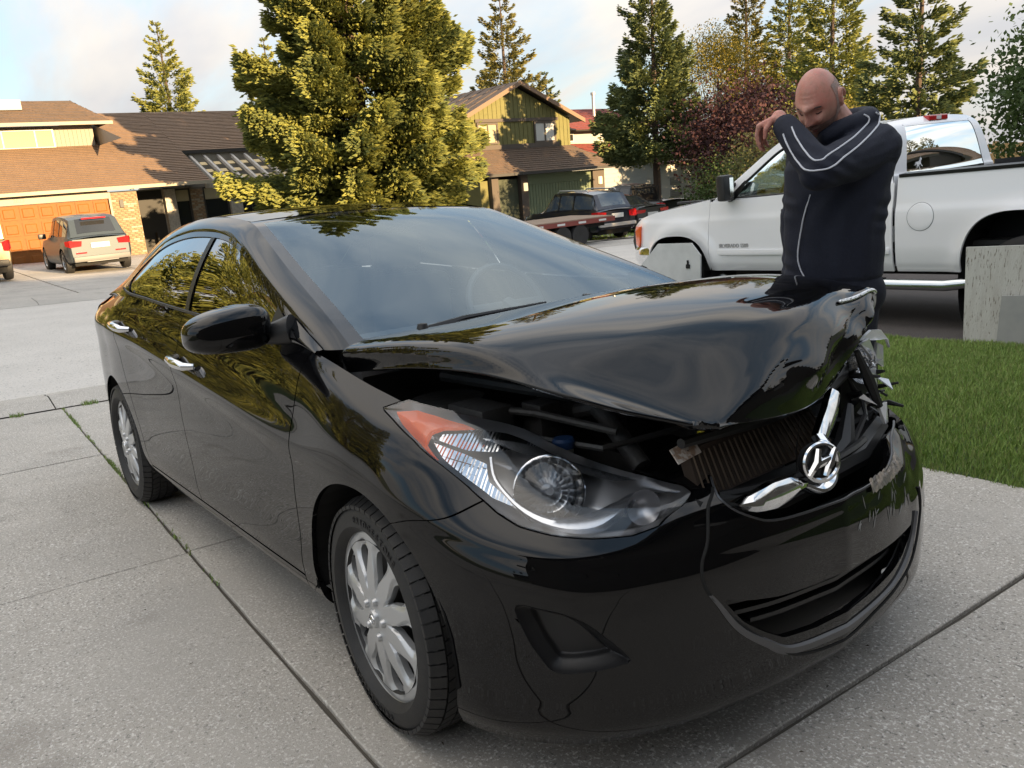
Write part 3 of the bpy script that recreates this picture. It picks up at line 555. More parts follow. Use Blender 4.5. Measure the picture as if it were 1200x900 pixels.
def broadleaf(name, label, loc, h, r, n, mat, seed=1, trunk=.18, leaf=.11, squash=.85, clumps=34, group=None, bark=BARKG, low=.30, cat='tree', off=(0,0)):
    rg = np.random.default_rng(seed); t = thing(name, label, cat, loc, 0, group); mb = MB(); cz = h*(1+low)/2; hz = h*(1-low)/2
    cs = []
    for k in range(clumps):
        while True:
            q = rg.uniform(-1,1,3)
            if .25 < np.linalg.norm(q) < 1: break
        q = q/np.linalg.norm(q)*np.linalg.norm(q)**.5; cs.append(np.array([q[0]*r*.86+off[0], q[1]*r*.86+off[1], cz+q[2]*hz*.9]))
    cs = np.array(cs); zf = h*low*.75
    if trunk: mb.tube([(0,0,-.2),(0.03,0,zf*.5),(0,.02,zf),(off[0]*.4,off[1]*.4,cz),(off[0],off[1],h*.9)], [trunk*h*.055+.03,trunk*h*.045+.025,trunk*h*.04+.02,trunk*h*.025+.015,.01], 9)
    for c in cs[:: 1 if clumps < 40 else 2]:
        a = np.array([0,0,zf+(c[2]-zf)*rg.uniform(.0,.45)]); m_ = (a+c)/2+[0,0,-.04*h]+rg.normal(0,.03*r,3); mb.tube([a, m_, c], [trunk*h*.018+.01,trunk*h*.011+.007,.005], 5)
    mb.build('trunk', bark, t, True)
    per = int(n/clumps); P = []
    for c in cs: s = r*rg.uniform(.20,.40); P.append(c+np.clip(rg.normal(0,1,(per,3)),-1.7,1.7)*[s,s,s*.72])
    P = np.concatenate(P); N_ = len(P); d, u, v = rot_basis(rg.normal(size=(N_,3))+[0,0,-.3], rg); L = leaf*rg.uniform(.6,1.25,N_); w = u*(L*.36)[:,None]
    V = np.stack([P, P+d*(L*.5)[:,None]-w, P+d*L[:,None], P+d*(L*.5)[:,None]+w], 1).reshape(-1,3); raw_mesh('crown', V, np.arange(N_*4).reshape(-1,4), None, mat, t); return t
def at(x, y, dz=0): return (x, y, gz(x,y)+dz)
# the big spruce across the street and its neighbours
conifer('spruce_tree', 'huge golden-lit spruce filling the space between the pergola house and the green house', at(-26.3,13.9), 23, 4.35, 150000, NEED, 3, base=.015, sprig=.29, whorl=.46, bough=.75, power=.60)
conifer('spruce_tree', 'slender paler spruce half hidden at the left side of the huge spruce', at(-41,16.6), 10.4, 2.3, 7488, NEED, 4, sprig=.32)
conifer('spruce_tree', 'twin-topped spruce standing alone behind the ridge of the pergola house', at(-54.3,15.2,2), 11.6, 3.0, 7488, NEED, 5, sprig=.36)
conifer('spruce_tree', 'tall dark-tipped spruce rising behind the gable of the green house', at(-44,34.6), 15.4, 4.3, 12096, NEEDD, 6, sprig=.39, whorl=.6, dens=.8)
conifer('spruce_tree', 'short bluish spruce just right of the green gable top', at(-46,39.8), 10.2, 3.0, 6336, NEEDB, 7, sprig=.36, whorl=.55)
conifer('spruce_tree', 'large spruce with bare lower trunk standing over the dark parked vehicles', at(-24.6,28.2), 12.2, 3.2, 16128, NEEDB, 8, base=.25, sprig=.30, whorl=.40)
conifer('spruce_tree', 'leftmost of the dark spruces behind the bald man', at(-34,47.5), 16.2, 3.0, 8640, NEEDD, 9, sprig=.36, group='spruces behind the man')
conifer('spruce_tree', 'middle dark spruce directly behind the bald man', at(-30,46.5), 15.6, 3.0, 8640, NEED, 10, sprig=.36, group='spruces behind the man')
conifer('spruce_tree', 'broad spruce rising behind the right shoulder of the man', at(-24.5,42.5), 15.2, 3.6, 10944, NEED, 11, sprig=.36, group='spruces behind the man')
conifer('spruce_tree', 'open-branched blue spruce towering above the cab of the white pickup', at(-10.6,25.0), 9.4, 2.35, 7488, NEEDB, 12, base=.12, sprig=.30, whorl=.50, dens=.75, droop=.22)
conifer('spruce_tree', 'golden spruce left of the pergola house mirrored in the car side', at(-29,-8.6), 29, 6.0, 26000, NEED, 13, base=.02, sprig=.40, power=.6)
conifer('spruce_tree', 'second golden spruce further left mirrored in the car door', at(-26,-19.5), 27, 6.0, 22000, NEED, 14, base=.02, sprig=.40, power=.6)
broadleaf('golden_tree', 'yellow-leaved tree catching the sun above the red-leaved tree', at(-32,42), 11.2, 3.2, 24000, LGOLD, 21, low=.25)
broadleaf('poplar_tree', 'narrow upright green tree beside the red roof flue', at(-44,46.5), 10.8, 1.0, 3500, LMID, 22, low=.2, clumps=26)
broadleaf('purple_tree', 'purple-leaved tree in front of the spruces left of the man', at(-19.5,28.6), 5.6, 2.5, 15000, LPURP, 23, low=.18, leaf=.15)
broadleaf('shrub', 'olive-green shrub with yellow tips behind the pickup mirror', at(-13,22.2), 3.8, 2.0, 14000, LMID, 24, trunk=.1, low=.05, leaf=.10, cat='shrub')
broadleaf('shrub', 'low dark-green shrub under the purple-leaved tree', at(-18.5,26), 2.6, 1.7, 6000, LGREEN, 25, trunk=.1, low=.02, leaf=.10, cat='shrub')
broadleaf('shrub', 'golden-tipped tall shrub behind the raised hand of the man', at(-15.2,28), 4.6, 1.5, 5000, LGOLD, 26, trunk=.1, low=.12, leaf=.10, cat='shrub')
broadleaf('apple_tree', 'leafy green tree overhanging the bed of the white pickup', at(-2.4,15.0), 3.9, 1.55, 26000, LGREEN, 27, low=.24, leaf=.10, clumps=46)
broadleaf('shrub', 'round shrub behind the pergola house end', at(-33,17.5), 2.4, 1.4, 2600, LMID, 28, trunk=.1, low=.02, leaf=.12, cat='shrub')
broadleaf('poplar_tree', 'bright birch-like tree between the red-leaved tree and the spruces', at(-38,49), 10.5, 2.0, 4000, LGOLD, 29, low=.2, clumps=26)
for k, (x, y, h_, r_) in enumerate(((17,-14,9.2,3.0),(20,24,11,3.2),(22,35.6,13.5,3.6),(24,43,14,3.8),(16,6.9,8.2,2.2))):
    conifer('spruce_tree', ('spruce shading the street, beside the left end house of the near side','spruce shading the street, behind the house beside the pickup','tall spruce shading the green house','tallest spruce of the near side, far right','slim spruce between the two nearest near-side houses')[k], at(x,y), h_, r_, 2600, NEEDD, 40+k, sprig=.55, whorl=.6)
# ------------------------------------------------------------------ the black sedan: body surface (car frame: x forward, y left, z up)
def crn(P, k, q):
    """Hermite interpolation of the rows of P at knots k with non-uniform Catmull-Rom tangents"""
    P = np.asarray(P, float); k = np.asarray(k, float); n = len(P); m = np.zeros_like(P); h = np.diff(k).reshape(-1, *([1]*(P.ndim-1))); d = np.diff(P, axis=0)/h
    m[1:-1] = (d[:-1]*h[1:]+d[1:]*h[:-1])/(h[1:]+h[:-1]); m[0] = d[0]; m[-1] = d[-1]
    q = np.clip(np.asarray(q, float), k[0], k[-1]); i = np.clip(np.searchsorted(k, q, side='right')-1, 0, n-2); H = (k[i+1]-k[i]).reshape(-1, *([1]*(P.ndim-1))); s = ((q-k[i])/(k[i+1]-k[i])).reshape(-1, *([1]*(P.ndim-1)))
    return (1+2*s)*(1-s)**2*P[i]+s*(1-s)**2*H*m[i]+s*s*(3-2*s)*P[i+1]+s*s*(s-1)*H*m[i+1]
_ST = [ # x, y, nx, ny, z[10], inset[10]
 (-2.31,0,-1,0,      (.26,.31,.38,.50,.64,.78,.90,.97,1.03,1.06), (.10,.05,.02,.0,.0,.02,.03,.03,.04,.06)),
 (-2.27,.45,-.97,.24,(.26,.31,.38,.50,.64,.78,.90,.97,1.03,1.06), (.10,.05,.02,.0,.0,.02,.03,.04,.05,.08)),
 (-2.13,.69,-.72,.69,(.25,.30,.37,.50,.65,.80,.92,.985,1.03,1.06),(.09,.04,.015,.0,.0,.01,.02,.04,.06,.10)),
 (-1.85,.83,-.22,.975,(.24,.29,.36,.49,.65,.83,.955,1.0,1.03,1.06),(.08,.03,.01,.0,.0,.005,.01,.035,.07,.12)),
 (-1.35,.888,0,1,    (.20,.25,.33,.47,.63,.83,.945,.985,1.035,1.075),(.10,.045,.02,.006,.0,.004,.003,.03,.06,.095)),
 (-.75,.888,0,1,     (.19,.235,.31,.45,.61,.82,.905,.945,1.02,1.068),(.10,.045,.022,.013,.006,.008,.003,.03,.062,.090)),
 (-.10,.886,0,1,     (.19,.235,.31,.45,.60,.75,.845,.885,.985,1.035),(.10,.045,.022,.013,.006,.008,.003,.03,.062,.088)),
 (.50,.886,0,1,      (.19,.235,.31,.45,.58,.70,.785,.83,.955,1.008),(.10,.045,.022,.013,.006,.008,.003,.026,.060,.086)),
 (.95,.886,0,1,      (.19,.235,.31,.45,.57,.66,.735,.79,.93,.985),(.10,.045,.022,.013,.005,.004,.003,.018,.055,.095)),
 (1.35,.892,.05,1,   (.19,.235,.31,.45,.57,.65,.72,.78,.855,.905),(.10,.045,.015,.005,.0,.0,.003,.016,.055,.118)),
 (1.60,.880,.2,.98,  (.17,.22,.30,.44,.57,.645,.70,.75,.81,.862),(.035,.012,.0,.0,.0,.004,.012,.032,.075,.138)),
 (1.81,.825,.47,.88, (.16,.21,.29,.42,.54,.61,.655,.70,.757,.816),(.04,.008,.0,.0,.004,.018,.042,.085,.148,.225)),
 (1.965,.715,.72,.69, (.16,.21,.28,.40,.51,.575,.625,.67,.715,.760),(.045,.010,.0,.0,.004,.018,.045,.09,.158,.250)),
 (2.07,.525,.88,.47, (.16,.20,.27,.39,.49,.56,.61,.652,.69,.727),(.05,.014,.002,.0,.002,.012,.03,.06,.108,.172)),
 (2.135,.265,.96,.28, (.16,.20,.27,.38,.48,.55,.60,.642,.678,.708),(.055,.018,.004,.0,.0,.008,.02,.04,.07,.115)),
 (2.158,0,1,0,        (.16,.20,.27,.38,.48,.55,.60,.642,.675,.705),(.055,.018,.005,.0,.0,.008,.018,.035,.06,.10)),
]
_BASE = np.array([(s[0], s[1]) for s in _ST]); SK = np.r_[0, np.cumsum(np.linalg.norm(np.diff(_BASE, axis=0), axis=1))]
_CN = np.array([[(s[0]-s[2]*i, s[1]-s[3]*i, z) for z, i in zip(s[4], s[5])] for s in _ST])
VK = np.array([0, .055, .13, .27, .40, .54, .64, .69, .79, .87])
def body(s, v):
    """point on the right-hand half (returned with y > 0) for arrays s (perimeter length) and v"""
    s = np.atleast_1d(s); v = np.atleast_1d(v); A = crn(_CN, SK, s)          # (n,10,3)
    n = len(s); h = np.diff(VK); i = np.clip(np.searchsorted(VK, v, side='right')-1, 0, 8); d = np.diff(A, axis=1)/h[None,:,None]
    m = np.zeros_like(A); m[:,1:-1] = (d[:,:-1]*h[None,1:,None]+d[:,1:]*h[None,:-1,None])/(h[1:]+h[:-1])[None,:,None]; m[:,0] = d[:,0]; m[:,-1] = d[:,-1]
    r = np.arange(n); H = (VK[i+1]-VK[i])[:,None]; t = ((v-VK[i])/(VK[i+1]-VK[i]))[:,None]
    return (1+2*t)*(1-t)**2*A[r,i]+t*(1-t)**2*H*m[r,i]+t*t*(3-2*t)*A[r,i+1]+t*t*(t-1)*H*m[r,i+1]
def body_grid(s0, s1, ns, v0, v1, nv):
    ss, vv = np.meshgrid(np.linspace(s0, s1, ns), np.linspace(v0, v1, nv), indexing='ij'); P = body(ss.ravel(), vv.ravel())
    return P, ss.ravel(), vv.ravel(), grid_faces(ns, nv)
PAINT = M('black_paint', (.0035,.0035,.004), .4, 0, 1.0, .0, crough=.015, coatior=1.46)
PLAST = M('black_plastic', (.012,.012,.013), .42, bump=(900,.05))
RUB = M('rubber', (.016,.016,.017), .62, var=(30,(.024,.023,.022),.4,.7), bump=(220,.12))
DARK = M('dark_recess', (.006,.006,.006), .8)
CHROME = M('chrome', (.83,.84,.86), .10, 1.0, var=(26,(.6,.62,.64),.45,.75))
SILVER = M('silver_wheel_paint', (.52,.53,.54), .36, .6, .3)
RADI = M('radiator_core', (.06,.04,.028), .7, bump=(260,.6), stretch=(1,1,6))
AMBER = M('amber_plastic', (.95,.125,.004), .14, 0, .5)
REDL = M('red_lamp', (.50,.012,.015), .12, 0, .8)
LAMPG = M('lamp_housing', (.42,.42,.43), .28, .65)
FABRIC = M('seat_fabric', (.30,.29,.29), .9)
DASH = M('dashboard', (.17,.17,.175), .6)
WHITEP = M('white_plastic', (.75,.75,.75), .4)
def thin_glass(name, tint, refl, rough=.01, base=0., ior=1.5):
    m = bpy.data.materials.new(name); m.use_nodes = True; N = m.node_tree.nodes; L = m.node_tree.links; N.clear()
    o = N.new('ShaderNodeOutputMaterial'); mx = N.new('ShaderNodeMixShader'); t = N.new('ShaderNodeBsdfTransparent'); g = N.new('ShaderNodeBsdfGlossy')
    t.inputs[0].default_value = (*tint, 1); g.inputs[0].default_value = (*refl, 1); g.inputs[1].default_value = rough
    fr = N.new('ShaderNodeFresnel'); fr.inputs[0].default_value = ior; mr = N.new('ShaderNodeMapRange'); L.new(fr.outputs[0], mr.inputs[0]); mr.inputs[3].default_value = base; mr.inputs[4].default_value = 1
    L.new(mr.outputs[0], mx.inputs[0]); L.new(t.outputs[0], mx.inputs[1]); L.new(g.outputs[0], mx.inputs[2]); L.new(mx.outputs[0], o.inputs[0]); MATS[name] = m
    return m
WSGLASS = thin_glass('windscreen_glass', (.80,.88,.90), (.74,.89,1.0), .006, .08, 1.58)  # blue of the mirrored sky is put into the reflection colour
TINT = thin_glass('tinted_glass', (.05,.055,.055), (1,1,1), .006, .30, 1.8)
LENS = thin_glass('clear_lens', (.93,.94,.95), (1,1,1), .02, .02, 1.5)

CARM = Matrix(((.99915,.00127,-.0412,0),(0,.99952,.0310,0),(.0412,-.0310,.99867,0),(0,0,0,1)))
car = thing('sedan', 'black four-door sedan with a smashed front end and buckled hood parked on the driveway', 'car', mat4=CARM)
def mirror_y(V): V = np.array(V, float).copy(); V[:,1] *= -1; return V
def bnd(F):
    c = {}
    for f in F:
        for a, b in zip(f, list(f[1:])+[f[0]]): c.setdefault((min(a,b),max(a,b)), []).append((a,b))
    return [e[0] for e in c.values() if len(e) == 1]
def vnormals(V, F):
    N = np.zeros_like(V)
    for f in F:
        n = np.cross(V[f[1]]-V[f[0]], V[f[-1]]-V[f[0]])
        for i in f: N[i] += n
    return N/(np.linalg.norm(N, axis=1, keepdims=True)+1e-12)
def flanged(V, F, depth=.012, sign=-1, sel=None, vec=None):
    """fold every open edge inwards so a sheet reads as a panel with thickness"""
    F = [tuple(f) for f in F]; N = vnormals(V, F)
    if vec is None and (N*(V-np.array([-.25,0,.45]))*np.array([.5,1,1])).sum() < 0: F = [f[::-1] for f in F]; N = -N
    V = list(V); mp = {}
    for a, b in bnd(F):
        if sel is not None and not (sel(V[a]) and sel(V[b])): continue
        for i in (a, b):
            if i not in mp: mp[i] = len(V); V.append(V[i]+(np.array(vec) if vec is not None else sign*N[i])*depth)
        # own copies of the rim vertices keep the crease sharp
        F.append((b, a, mp[a], mp[b]))
    return np.array(V), F
UMAX = SK[-1]
def weld(V, F, eps=1e-4):
    k = {}; mp = []
    for i, p in enumerate(V):
        q = tuple(np.round(np.asarray(p)/eps).astype(int)); mp.append(k.setdefault(q, i))
    return V, [tuple(mp[i] for i in f) for f in F]
def orient(F, side): return [tuple(f)[::-1] for f in F] if side > 0 else [tuple(f) for f in F]
def side_panels(side):
    sg = -1 if side == 'R' else 1
    P, s, v, F = body_grid(.5, UMAX, 430 if side == 'R' else 260, 0, .87, 78)
    F = [tuple(f) for f in F]; P = P.copy(); x, z = P[:,0], P[:,2]
    Q = P*[1, sg, 1]
    xz = np.c_[x, z]; sv = np.c_[s, v]
    archf = np.hypot(x-1.352, (z-.317)*1.0)-.366; archr = np.hypot(x+1.35, z-.317)-.362
    xs = lambda pts, zz: np.interp(zz, [p[1] for p in pts], [p[0] for p in pts])
    seamA = x - xs([(.865,.15),(.878,.28),(.91,.40),(.95,.62),(.957,.77),(.985,1.0)], z)      # + = fender side
    seamB = x - xs([(-.14,.15),(-.142,.30),(-.146,.37),(-.165,.6),(-.192,.81),(-.215,1.06)], z)
    seamC = x - xs([(-.90,.15),(-.905,.30),(-.925,.40),(-.955,.50),(-1.00,.64),(-1.06,.75),(-1.10,.86),(-1.12,1.1)], z)
    sill = z - .288
    nrm = np.array([.155,-.218])/np.hypot(.155,.218)
    seamF = (s-4.462)*nrm[0]+(v-.530)*nrm[1]                                                     # + = bumper side
    hl = poly_sd(sv, HEADLIGHT); uv = np.c_[s-UMAX if side == 'R' else UMAX-s, v]
    g = .0028
    def cut(*fields, Vx=Q, Fx=F, ex=()):
        V_, F_ = Vx, Fx; E = [np.asarray(f) for f in fields]+list(ex)
        for k in range(len(fields)): V_, F_, E = clip(V_, F_, E[k], E)
        return V_, F_
    out = {}
    out['fender'] = cut(seamA-g, -(seamF)-.002, archf, -hl-.004, sill+1 if 1 else 0)
    out['front_door'] = cut(-seamA-g, seamB-g, sill-.003, archf)
    out['rear_door'] = cut(-seamB-g, seamC-g, sill-.003, archr)
    out['quarter_panel'] = cut(-seamC-g, archr)
    out['sill_panel'] = cut(-(z-.283), -seamA-g, seamC+.0, archf, archr)
    return out, (Q, F, s, v, uv, seamF, hl, archf)
HEADLIGHT = [(4.300,.834),(4.36,.885),(4.50,.90),(4.61,.90),(4.73,.90),(4.89,.90),(5.02,.880),(5.13,.860),(5.215,.826),(5.228,.80),(5.185,.732),(5.117,.678),(5.052,.663),(4.959,.659),(4.866,.659),(4.786,.663),(4.725,.677),(4.668,.699),(4.563,.755),(4.462,.797),(4.357,.823)]
FOG = smooth_poly([(4.784,.37),(4.838,.378),(4.899,.370),(4.955,.335),(5.022,.255),(5.000,.238),(4.93,.225),(4.862,.222),(4.832,.255),(4.804,.305)], 50)
RIM = [(-.40,1.2),(-.358,.95),(-.360,.84),(-.368,.796),(-.368,.735),(-.345,.688),(-.295,.658),(-.243,.640),(-.146,.630),(0,.622),(.053,.624),(.118,.622),(.20,.630),(.235,.637),(.316,.661),(.388,.702),(.50,.72),(.62,.73),(.75,.78),(.75,1.2)]
LOWG = [(-.410,.372),(-.33,.345),(-.251,.330),(-.12,.318),(0,.312),(.10,.308),(.17,.305),(.30,.302),(.392,.300),(.375,.268),(.31,.220),(.247,.200),(.12,.180),(0,.172),(-.12,.174),(-.235,.192),(-.30,.24),(-.356,.290)]
PANELS, FRONT = {}, {}
for sd in 'RL':
    o_, f_ = side_panels(sd); FRONT[sd] = f_
    sg = -1 if sd == 'R' else 1
    for nm, (V, F) in o_.items():
        if not len(F): continue
        F = orient(F, -sg)
        V, F = flanged(V, F, .014, -1)
        ob = mk(nm, V, F, PAINT, car); PANELS[nm+sd] = ob
# wheel-arch lips folding inwards
# front bumper cover across both sides, with the grille, lower grille, headlight and fog openings cut
def bumper():
    Vs, Fs, arr = [], [], [[], [], [], [], []]
    for sd in 'RL':
        Q, F, s, v, uv, seamF, hl, archf = FRONT[sd]; b = len(Vs) and sum(len(a) for a in Vs)
        Vs.append(Q); Fs += [tuple(i+b for i in f) for f in orient(F, 1 if sd == 'R' else -1)]
        for a, q in zip(arr, (seamF, hl, uv, archf, s)): a.append(q)
    V = np.concatenate(Vs); seamF, hl, uv, archf, s = [np.concatenate(a) for a in arr]
    fl = np.c_[np.abs(uv[:,0]), uv[:,1]]; fog = poly_sd(np.c_[UMAX-fl[:,0], fl[:,1]], FOG)
    rim = poly_sd(uv, RIM); low = poly_sd(uv, LOWG)
    # crushed left corner: scuffed and pushed in a little
    y = V[:,1]; k = np.clip((y-.1)/.35, 0, 1)*np.clip((V[:,2]-.42)/.2, 0, 1); V = V.copy(); V[:,0] -= .022*k*(.6+.4*np.sin(y*38)*np.sin(V[:,2]*31)); V[:,2] -= .012*k
    ex = [seamF-.002, hl, rim, low, archf, fog, uv[:,0], uv[:,1]]
    W, G, E = clip(V, Fs, ex[0], ex)
    W, G, E = clip(W, G, -E[1]-.004, E); W, G, E = clip(W, G, -E[2], E); W, G, E = clip(W, G, -E[3], E); W, G, E = clip(W, G, E[4], E)
    # split off the fog pocket
    A, FA, EA = clip(W, G, -E[5], E); A, FA = weld(A, FA); A2, FA2 = flanged(A, FA, .018, -1)
    ob = mk('front_bumper', A2, FA2, PAINT, car)
    return ob, (V, Fs, uv)
BUMP, BUMPDATA = bumper()
def patch(poly, off, mat, name, parent, sd='R', ns=70, nv=36, offs=None, smooth=True, flip=False, pad=.02):
    """piece of the body surface inside a polygon of (s, v), pushed inwards by off"""
    pl = np.array(poly); s0, s1 = pl[:,0].min()-pad, pl[:,0].max()+pad; v0, v1 = pl[:,1].min()-pad, pl[:,1].max()+pad
    ss, vv = np.meshgrid(np.linspace(s0, min(s1,UMAX), ns), np.linspace(max(0,v0), v1, nv), indexing='ij'); ss = ss.ravel(); vv = vv.ravel()
    P = bodyx(ss, vv); F = [tuple(f) for f in grid_faces(ns, nv)]; sdv = poly_sd(np.c_[ss, vv], poly)
    n = vnormals(P, F); n *= np.sign((n*np.c_[np.full(len(n),.4), np.ones(len(n)), np.full(len(n),.4)]).sum(1))[:,None]
    V, F, E = clip(P, F, sdv, [sdv, n[:,0], n[:,1], n[:,2]])
    nn = np.c_[E[1], E[2], E[3]]; o_ = offs(E[0]) if offs else np.full(len(V), off)
    V = V - nn*np.asarray(o_)[:,None]; V = V*[1, -1 if sd == 'R' else 1, 1]
    return mk(name, V, F, mat, parent, smooth)
def bodyx(s, v):
    """body() continued a little above its top edge"""
    P = body(s, np.minimum(v, .87)); e = np.maximum(v-.87, 0)
    d = body(s, np.full(len(s), .87))-body(s, np.full(len(s), .85)); d /= np.linalg.norm(d, axis=1, keepdims=True)
    return P + d*(e*.9)[:,None]
for sd in 'RL': patch(FOG, 0, PLAST, 'fog_pocket', BUMP, sd, ns=110, nv=80, offs=lambda d: -.001+.040*(np.clip(d/.030,0,1)**.6)+.006*np.clip((d-.022)/.004,0,1))
# headlight ------------------------------------------------
HL = thing('headlight', None, None); HL.parent = car
HLX = [(a, b) for a, b in HEADLIGHT]
patch(HLX, 0, LENS, 'lens', HL, ns=90, nv=50, offs=lambda d: -.004*np.clip(d/.03,0,1))
patch(HLX, 0, LAMPG, 'housing', HL, ns=90, nv=50, offs=lambda d: .006+.085*np.clip(d/.06,0,1)**.7)
patch([(4.335,.845),(4.40,.872),(4.47,.878),(4.56,.876),(4.60,.868),(4.52,.848),(4.495,.83),(4.50,.80),(4.545,.772),(4.55,.765),(4.47,.800),(4.38,.826)], 0, AMBER, 'indicator_reflector', HL, offs=lambda d: .012+.012*np.clip(d/.02,0,1))
def facets(poly, name, off, mat=CHROME, amp=.0022, fs=95, fv=9):
    pl = np.array(poly); s0, s1 = pl[:,0].min(), pl[:,0].max(); v0, v1 = pl[:,1].min(), pl[:,1].max(); ns, nv = 60, 40
    ss, vv = np.meshgrid(np.linspace(s0,s1,ns), np.linspace(v0,v1,nv), indexing='ij'); ss = ss.ravel(); vv = vv.ravel(); P = bodyx(ss, vv); F = [tuple(f) for f in grid_faces(ns,nv)]
    q = np.floor(ss*fs)+np.floor(vv*fv)*17; P = P - np.array([.6,.7,.3])*(off+amp*np.sin(q*12.9)*1.0+amp*((ss*fs)%1))[:,None]
    V, F, _ = clip(P, F, poly_sd(np.c_[ss,vv], poly)); return mk(name, V*[1,-1,1], F, mat, HL, False)
facets([(4.62,.845),(4.80,.862),(4.98,.856),(5.10,.842),(5.04,.828),(4.95,.835),(4.80,.838),(4.72,.835)], 'upper_trim', .020, M('satin_trim', (.62,.64,.68), .22, .9), .001)
facets([(4.515,.84),(4.58,.862),(4.68,.868),(4.80,.862),(4.72,.84),(4.66,.82),(4.60,.81),(4.52,.815)], 'upper_reflector', .022)
facets([(4.51,.806),(4.60,.80),(4.66,.79),(4.68,.74),(4.76,.69),(4.70,.698),(4.63,.73),(4.555,.77)], 'lower_reflector', .024)
def dish(c, axis, r, depth, name, mat, rim=None):
    ax = Vector(axis).normalized(); q = ax.to_track_quat('Y', 'Z').to_matrix().to_4x4(); V, F = lathe([(r*k, -depth*(1-k*k)) for k in np.linspace(.02,1,6)], 22, 'y')
    V = [tuple(Vector(c)+q @ Vector(p)) for p in V]; o = mk(name, V, F, mat, HL, name != 'low_beam_reflector')
    if rim: V, F = tube([Vector(c)+q @ Vector((r*math.cos(t), 0, r*math.sin(t))) for t in np.linspace(0, 2*PI, 33)], rim, 6, False); mk('reflector_ring', V, F, CHROME, HL)
    return o
def hlp(s, v, off): 
    P = bodyx(np.array([s]), np.array([v]))[0]; return np.array([P[0],-P[1],P[2]]) - np.array([.62,-.70,.35])*off
dish(hlp(4.845,.765,.035), (.78,-.50,.30), .080, .045, 'low_beam_reflector', M('bowl_chrome', (.86,.87,.88), .14, 1.0), .003)
V, F = lathe([(.0005,.018),(.018,.016),(.03,.008),(.055,.0)], 24); 
o = mk('low_beam_lens', [tuple(Vector(hlp(4.85,.757,.030))+Vector((.80,-.52,.16)).normalized().to_track_quat('Y','Z').to_matrix() @ Vector(p)*1.36) for p in V], F, LENS, HL)
MBb = MB(); MBb.tube([hlp(4.845,.765,.085), hlp(4.845,.765,.04)], [.012,.009], 10); MBb.build('bulb', LAMPG, HL, True)
dish(hlp(5.09,.735,.030), (.90,-.38,.12), .040, .03, 'high_beam_reflector', M('satin_reflector', (.5,.5,.52), .35, .8))
def ribbon(pts, w, off, name, mat, parent=None, n=40):
    P = cr(np.array([p[:2] for p in pts], float), np.linspace(0, len(pts)-1, n)); ww = np.interp(np.linspace(0,len(pts)-1,n), np.arange(len(pts)), w)
    T = np.gradient(P, axis=0); T /= np.linalg.norm(T, axis=1, keepdims=True); Nn = np.c_[-T[:,1], T[:,0]]
    V = []
    for k in range(n):
        for a, dz in ((-1,.010),(-.5,0),(.5,0),(1,.010)):
            q = P[k]+Nn[k]*ww[k]*a; V.append(hlp(q[0], q[1], off+dz))
    return mk(name, V, grid_faces(n, 4), mat, parent or HL)
ribbon([(4.66,.81),(4.70,.745),(4.77,.695),(4.87,.676),(4.97,.690),(5.03,.735),(5.07,.785),(5.12,.800),(5.20,.800)], [.005,.006,.007,.010,.024,.026,.012,.005,.003], .028, 'chrome_band', M('satin_trim', (.62,.64,.68), .22, .9))
# seams of the nose insert
def on_front(u, v, off=0.):
    P = bodyx(np.array([UMAX-abs(u)]), np.array([v]))[0]; q = np.array([P[0]+off, (1 if u > 0 else -1)*P[1], P[2]]); return q
SPL = [(-.372,.80),(-.412,.69),(-.453,.539),(-.449,.423),(-.405,.338),(-.312,.229),(-.194,.122),(0,.085),(.174,.105),(.30,.125),(.40,.17),(.489,.294),(.47,.40)]
sp = cr(np.array(SPL), np.linspace(0, len(SPL)-1, 120)); V, F = tube([on_front(a, b, -.0005) for a, b in sp], .0042, 6); mk('seam_strip', V, F, DARK, BUMP)
lip = [(-.44,.40),(-.37,.285),(-.285,.205),(-.20,.150),(0,.128),(.16,.138),(.28,.165),(.38,.235),(.425,.33)]
sp = cr(np.array(lip), np.linspace(0, len(lip)-1, 90)); V = []
for k, (a, b) in enumerate(sp):
    w = .020*math.sin(PI*min(1,max(0,(k+4)/97)))+.004
    t = sp[min(k+1,89)]-sp[max(k-1,0)]; t = t/np.linalg.norm(t); nn = np.array([-t[1], t[0]])
    for q, o_ in ((-1,.002),(.0,.008),(1,-.03)): p = np.array([a,b])+nn*w*q; V.append(on_front(p[0], p[1], o_))
mk('lower_lip', V, grid_faces(90,3), M('grey_plastic', (.10,.10,.105), .4), BUMP)
for k, vv in enumerate((.215,.25,.285)):
    hw = (.30,.345,.385)[k]; pts = [on_front(a, vv+.02+.03*max(0,-a/.4), -.045) for a in np.linspace(-hw, hw, 30)]
    V = []
    for p in pts: V += [p+np.array([.012,0,-.004]), p+np.array([.012,0,.006]), p+np.array([-.05,0,.012]), p+np.array([-.05,0,-.004])]
    F = [(i*4+j, i*4+(j+1)%4, i*4+4+(j+1)%4, i*4+4+j) for i in range(29) for j in range(4)]; mk('grille_slat', V, F, PLAST, BUMP)
